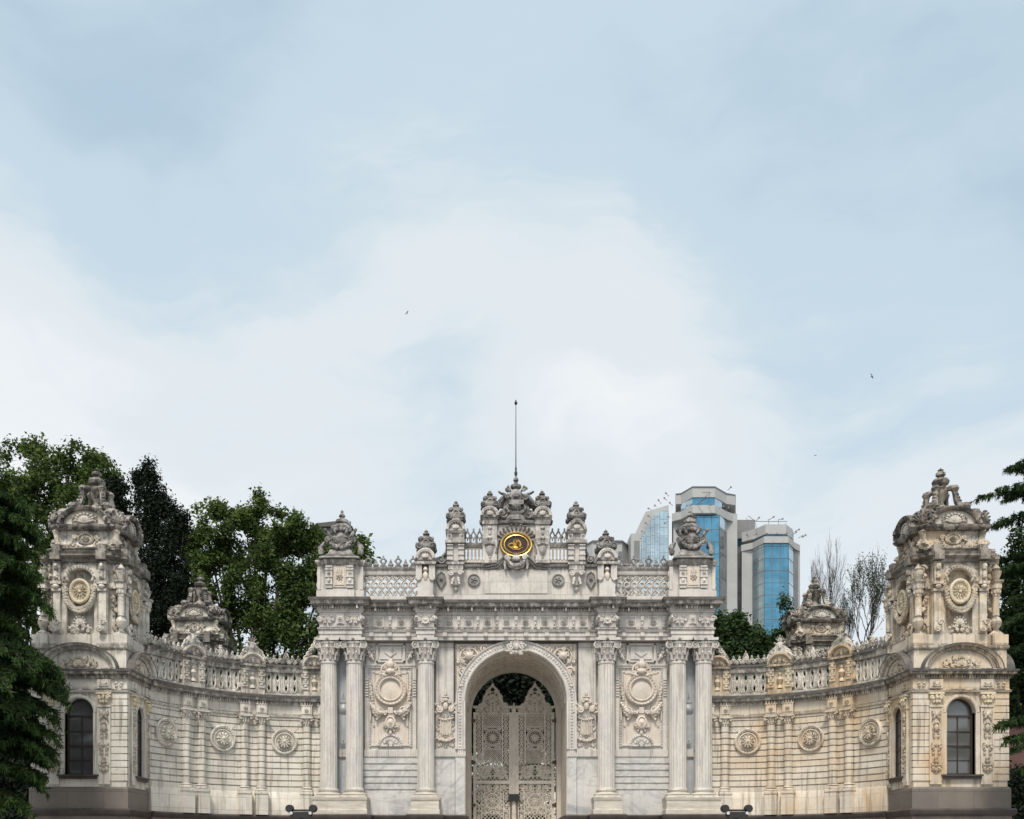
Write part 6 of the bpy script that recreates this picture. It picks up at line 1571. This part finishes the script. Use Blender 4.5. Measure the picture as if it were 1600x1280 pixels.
tree('laurel_tree', 'bright green low foliage above the pink outbuilding at the right edge', 'tree', [(1592, 1095, 22, 26), (1615, 1085, 30, 35), (1585, 1070, 14, 14), (1600, 1040, 30, 40)], 17, 'leaf_plane', 9000, .15, 10, 1600, .5, .2, thr=-.3)
tree('garden_hedge', 'dark clipped hedge at the lower right edge beside the pavilion', 'hedge', [(1590, 1235, 24, 38), (1625, 1235, 34, 40), (1600, 1285, 40, 40)], 0, 'leaf_cypress', 14000, .1, 11, 1600, .3, .1, group='hedges', thr=-.8)
tree('garden_hedge', 'green shrubs behind the pierced gate leaves', 'shrub', [(770, 1225, 50, 40, 0), (835, 1215, 50, 46, 1), (800, 1215, 60, 26, 2), (800, 1290, 100, 50, 0), (740, 1260, 40, 60, 2), (800, 1175, 30, 12, 3, .4)], 12, 'leaf_dark', 13000, .12, 21, 800, .3, .1, group='hedges', thr=-.15)
# leafless trees
def bare(label, px, y, top, spread, seed, leaves, width=30):
    rr = random.Random(seed); k = (DIST + y) / F; x0 = PX(px, -y); zt = PZ(top, -y); z0 = PZ(1035, -y)
    t = thing('bare_tree', label, 'tree', 'leafless trees', loc=(x0, y, 0)); m = MB(); lf = MB(); H = zt - z0
    def br(p, d, L, r, depth):
        pts = [p]; q = Vector(p)
        for i in range(5):
            d = (d + Vector((rr.gauss(0, .16), rr.gauss(0, .16), .05 + rr.gauss(0, .05)))).normalized(); q = q + d * L / 5; pts.append(tuple(q))
        m.tube(pts, [r * (1 - .09 * i) for i in range(6)], 5 if depth < 3 else 3)
        if leaves and depth > 3:
            for _ in range(leaves):
                if rr.random() < .6: leafquad(lf, q + Vector((rr.gauss(0, .12), rr.gauss(0, .12), rr.gauss(0, .12))), Vector((rr.gauss(0, 1), rr.gauss(0, 1), 1)), .09, rr)
        if depth >= 6: return
        for i in range(rr.choice((2, 2, 3))):
            a = rr.uniform(0, 6.28); s_ = rr.uniform(.2, .6) * spread; nd = (d + Vector((math.cos(a) * s_, math.sin(a) * s_, .1))).normalized()
            st_ = Vector(pts[5 if i == 0 else rr.choice((2, 3, 4))]); br(tuple(st_), nd, L * rr.uniform(.68, .86), max(.016, r * .68), depth + 1)
    m.tube([(x0, y, 0), (x0 + .1, y, z0 * .5), (x0, y, z0)], [.22, .18, .14], 8)
    for i in range(4): a = i * 1.57 + rr.uniform(0, 1); br((x0, y, z0 - .3 * i), Vector((math.cos(a) * .35, math.sin(a) * .35, 1)).normalized(), H * .3, .09, 0)
    mz = max(v[2] for v in m.v) - z0; mx_ = max(abs(v[0] - x0) for v in m.v); kx = width * k / mx_
    for b_ in (m, lf): b_.v = [(x0 + (a - x0) * kx, y + (b - y) * kx, c if c < z0 else z0 + (c - z0) * H / mz) for a, b, c in b_.v]
    m.build('branches', 'bark_grey', t, 0)
    if lf.v: lf.build('leaves', 'leaf_dark', t, 0)
bare('slender leafless tree with fine upright twigs, directly above the far right pavilion dome', 1288, 20, 822, .8, 3, 0, 34)
bare('larger leafless tree with curling branches and a few leaves, left of right front pavilion', 1352, 17, 850, 1.0, 8, 3, 40)
bare('small thin leafless sapling between the two taller bare trees', 1322, 19, 915, .8, 12, 1, 18)
# cedars
def cedar(label, px, y, H, boughs, seed, mat='leaf_cedar', dens=1.0, r=.35, wide=.36, tipmat='leaf_tip'):
    rr = random.Random(seed); x0 = PX(px, -y); t = thing('cedar_tree', label, 'tree', 'cedars', loc=(x0, y, 0))
    w_ = MB(); nb = MB(); nt_ = MB()
    w_.tube([(x0, y, 0), (x0, y, H * .5), (x0, y, H)], [r, r * .7, r * .12], 8)
    for z, az, L, droop in boughs:
        d = Vector((math.cos(az), math.sin(az), 0)); sd_ = Vector((-d.y, d.x, 0)); pts = []
        K = 12; ph = rr.uniform(0, 6)
        for i in range(K + 1):
            q = i / K; pts.append(Vector((x0, y, z)) + d * L * q + Vector((0, 0, .12 * L * math.sin(q * 2.2) - droop * L * q ** 2.2)) + sd_ * .12 * L * math.sin(q * 3 + ph))
        w_.tube([tuple(p) for p in pts], [max(.012, .03 * L * .35 * (1 - q / K * .85)) for q in range(K + 1)], 5)
        for i in range(2, K + 1):
            q = i / K; tl = L * wide * math.sin(PI * min(1, q * .9 + .12)) ** .8 + .12
            for sg in (-1, 1):
                for _ in range(2):
                    b0 = pts[i - 1].lerp(pts[i], rr.random()); td = (sd_ * sg + d * rr.uniform(.2, .9)).normalized(); tl2 = tl * rr.uniform(.55, 1.1)
                    tp = [b0 + td * tl2 * s_ / 4 + Vector((0, 0, -droop * .55 * tl2 * (s_ / 4) ** 2 - rr.uniform(0, .03))) for s_ in range(5)]
                    w_.tube([tuple(p) for p in tp], .012, 3)
                    kk = int(tl2 * 30 * dens)
                    for _n in range(kk):
                        u = rr.random(); a = min(3, int(u * 4)); p = tp[a].lerp(tp[a + 1], u * 4 - a) + Vector((rr.gauss(0, .04), rr.gauss(0, .04), rr.gauss(0, .03)))
                        hang = rr.uniform(.05, .24) if rr.random() < .45 else .03
                        for _b in range(3):
                            bd = Vector((rr.gauss(0, .6), rr.gauss(0, .6), .25 if hang < .05 else -.9)).normalized() + td * .5
                            e = p + bd.normalized() * rr.uniform(.10, .2) + Vector((0, 0, -hang * .6)); s2 = (e - p).cross(Vector((rr.gauss(0, 1), rr.gauss(0, 1), rr.gauss(0, 1)))).normalized() * .022
                            g_ = nt_ if q * .55 + u * .45 + rr.uniform(-.15, .15) > .76 else nb; i0 = len(g_.v); g_.v += [tuple(p - s2), tuple(p + s2), tuple(e + s2 * .4), tuple(e - s2 * .4)]; g_.f.append((i0, i0 + 1, i0 + 2, i0 + 3))
    w_.build('trunk', 'bark', t); nb.build('needles', mat, t, 0); nt_.build('tip_needles', tipmat, t, 0)
rb = random.Random(4); B = []
YL = -10.8; kz = lambda py, y: PZ(py, -y)
for py, tip in ((795, 55), (830, 72), (862, 55), (905, 74), (948, 78), (985, 50), (1022, 70), (1052, 122), (1085, 112), (1120, 98), (1155, 88), (1190, 92), (1225, 78), (1262, 60)):
    x0 = PX(-75, -YL)
    for az, f_ in ((rb.uniform(-.2, .2), 1.0), (rb.uniform(-1.0, -.4), .95), (rb.uniform(.4, 1.0), .9)):
        L = (PX(tip, -YL) - x0) * f_ * rb.uniform(.92, 1.02); dr = rb.uniform(.3, .46)
        B.append((kz(py, YL) + dr * L * .55, az, L, dr))
cedar('dark drooping cedar in the left foreground, its boughs hanging over the left front pavilion', -75, YL, 17.5, B, 2, dens=1.5)
B = []
YR = 5.0; x0 = PX(1690, -YR)
for py, tip, up in ((748, 1550, .2), (775, 1575, .2), (792, 1515, .12), (835, 1528, .16), (880, 1552, .16), (908, 1532, .2), (950, 1555, .2), (985, 1542, .24), (1025, 1562, .22), (1065, 1560, .2), (1180, 1566, .2), (1225, 1570, .2)):
    for az, f_ in ((PI + rb.uniform(-.12, .12), 1.0), (PI + rb.uniform(.5, .9), .85)):
        L = (x0 - PX(tip, -YR)) * f_; B.append((kz(py, YR) + up * L * .5, az, L, up))
cedar('tall dark cedar behind the right front pavilion with tiered flat boughs against the sky', 1690, YR, 25.5, B, 6, dens=1.5, wide=.23, tipmat='leaf_dark')
tree('holm_oak', 'dark evergreen mass behind the right front pavilion, under the cedar boughs', 'tree', [(1580, 900, 26, 40, 0, .7), (1600, 960, 36, 60), (1570, 1000, 22, 50), (1605, 1060, 40, 60), (1575, 1100, 26, 40), (1590, 850, 16, 26, 0, .5)], 10, 'leaf_dark', 20000, .13, 41, 1600, .4, .3, thr=-.05, freq=1.1)
tree('holm_oak', 'dark dense evergreen filling the left edge behind the drooping cedar', 'tree', [(12, 905, 26, 60, 0, .8), (8, 1000, 34, 70, 0, .9), (0, 1100, 50, 80), (20, 1215, 50, 60), (-30, 1215, 60, 80), (50, 1270, 50, 50), (-10, 1300, 80, 60)], 3, 'leaf_cypress', 36000, .13, 31, 10, .3, .12, group='hedges', thr=-.9)
YF = -9.5; x0 = PX(1700, -YF); B = []
for py, tip, az in ((1140, 1562, PI), (1165, 1572, PI + .12), (1060, 1610, PI), (1210, 1602, PI - .1), (1120, 1615, PI + .6)): B.append((kz(py, YF) + .3, az, x0 - PX(tip, -YF), .16))
cedar('cedar mostly outside the right edge, one bough tip reaching before the pavilion corner', 1700, YF, 13, B, 9, dens=1.1, r=.25)

# ================================================================== LAMPS AND BIRDS
def lamp(px, lab):
    d = 12.0; x = PX(px, d); y = -d; t = thing('floodlight', lab, 'floodlight', 'twin floodlights on posts before the gate', loc=(x, y, 0))
    m = MB(); m.lathe(x, y, [(.22, 0), (.22, .06), (.09, .12), (.075, 3.0), (.12, 3.02), (.12, 3.08)], 14); m.build('post', 'dark_metal', t)
    m = MB(); m.box(x - .42, x + .42, y - .035, y + .035, 3.24, 3.31); m.prism([(x - .36, 3.22), (x + .36, 3.22), (x + .28, 3.0), (x - .28, 3.0)], y - .13, y + .13); m.box(x - .4, x - .33, y - .03, y + .03, 3.05, 3.3); m.box(x + .33, x + .4, y - .03, y + .03, 3.05, 3.3); m.build('bracket', 'dark_metal', t)
    for sg in (-1, 1):
        m = MB(); c = x + sg * .42
        m.disc(c, 3.34, [(.13, -.16), (.145, -.1), (.14, .1), (.12, .14), (0, .14)], y, 20); m.blob(c, y + .14, 3.34, .12, .1, .12, 12, 8); h_ = m.build('lamp_head', 'dark_metal', t)
        m = MB(); m.disc(x + sg * .34, 3.17, [(.06, 0), (.055, .03), (0, .035)], y - .13, 14); m.build('lens', 'lamp_glass', h_)
lamp(471, 'black twin floodlight on a post before the left paired columns')
lamp(1151, 'black twin floodlight on a post before the right paired columns')
def bird(px, py, dep, span, bank, lab):
    y = dep - DIST; x = HX(px, dep); z = HZ(py, dep); m = MB()
    m.T = lambda a, b, c: (x + a * math.cos(bank) - c * math.sin(bank), y + b, z + a * math.sin(bank) + c * math.cos(bank))
    m.blob(0, 0, 0, .06 * span, .2 * span, .06 * span, 8, 5); m.blob(0, -.2 * span, .02 * span, .045 * span, .06 * span, .045 * span, 6, 4)
    for sg in (-1, 1):
        m.prism([(0, -.01), (sg * .25 * span, .13 * span), (sg * .5 * span, .05 * span), (sg * .25 * span, .09 * span), (0, .03)][::sg], -.07 * span, .07 * span)
    m.prism([(-.05 * span, -.01), (.05 * span, -.01), (.05 * span, .01), (-.05 * span, .01)], .15 * span, .34 * span)
    o = m.build('bird', 'bird'); tag(o, lab, 'bird', 'birds in the sky')
    return o
bird(636, 489, 60, .32, .9, 'tiny dark bird flying high, left of centre in the pale sky')
bird(1362, 588, 60, .36, -1.1, 'tiny dark bird flying above the right front pavilion')
bird(1274, 712, 90, .3, .2, 'smallest speck of a bird low in the sky above the blue glass tower')
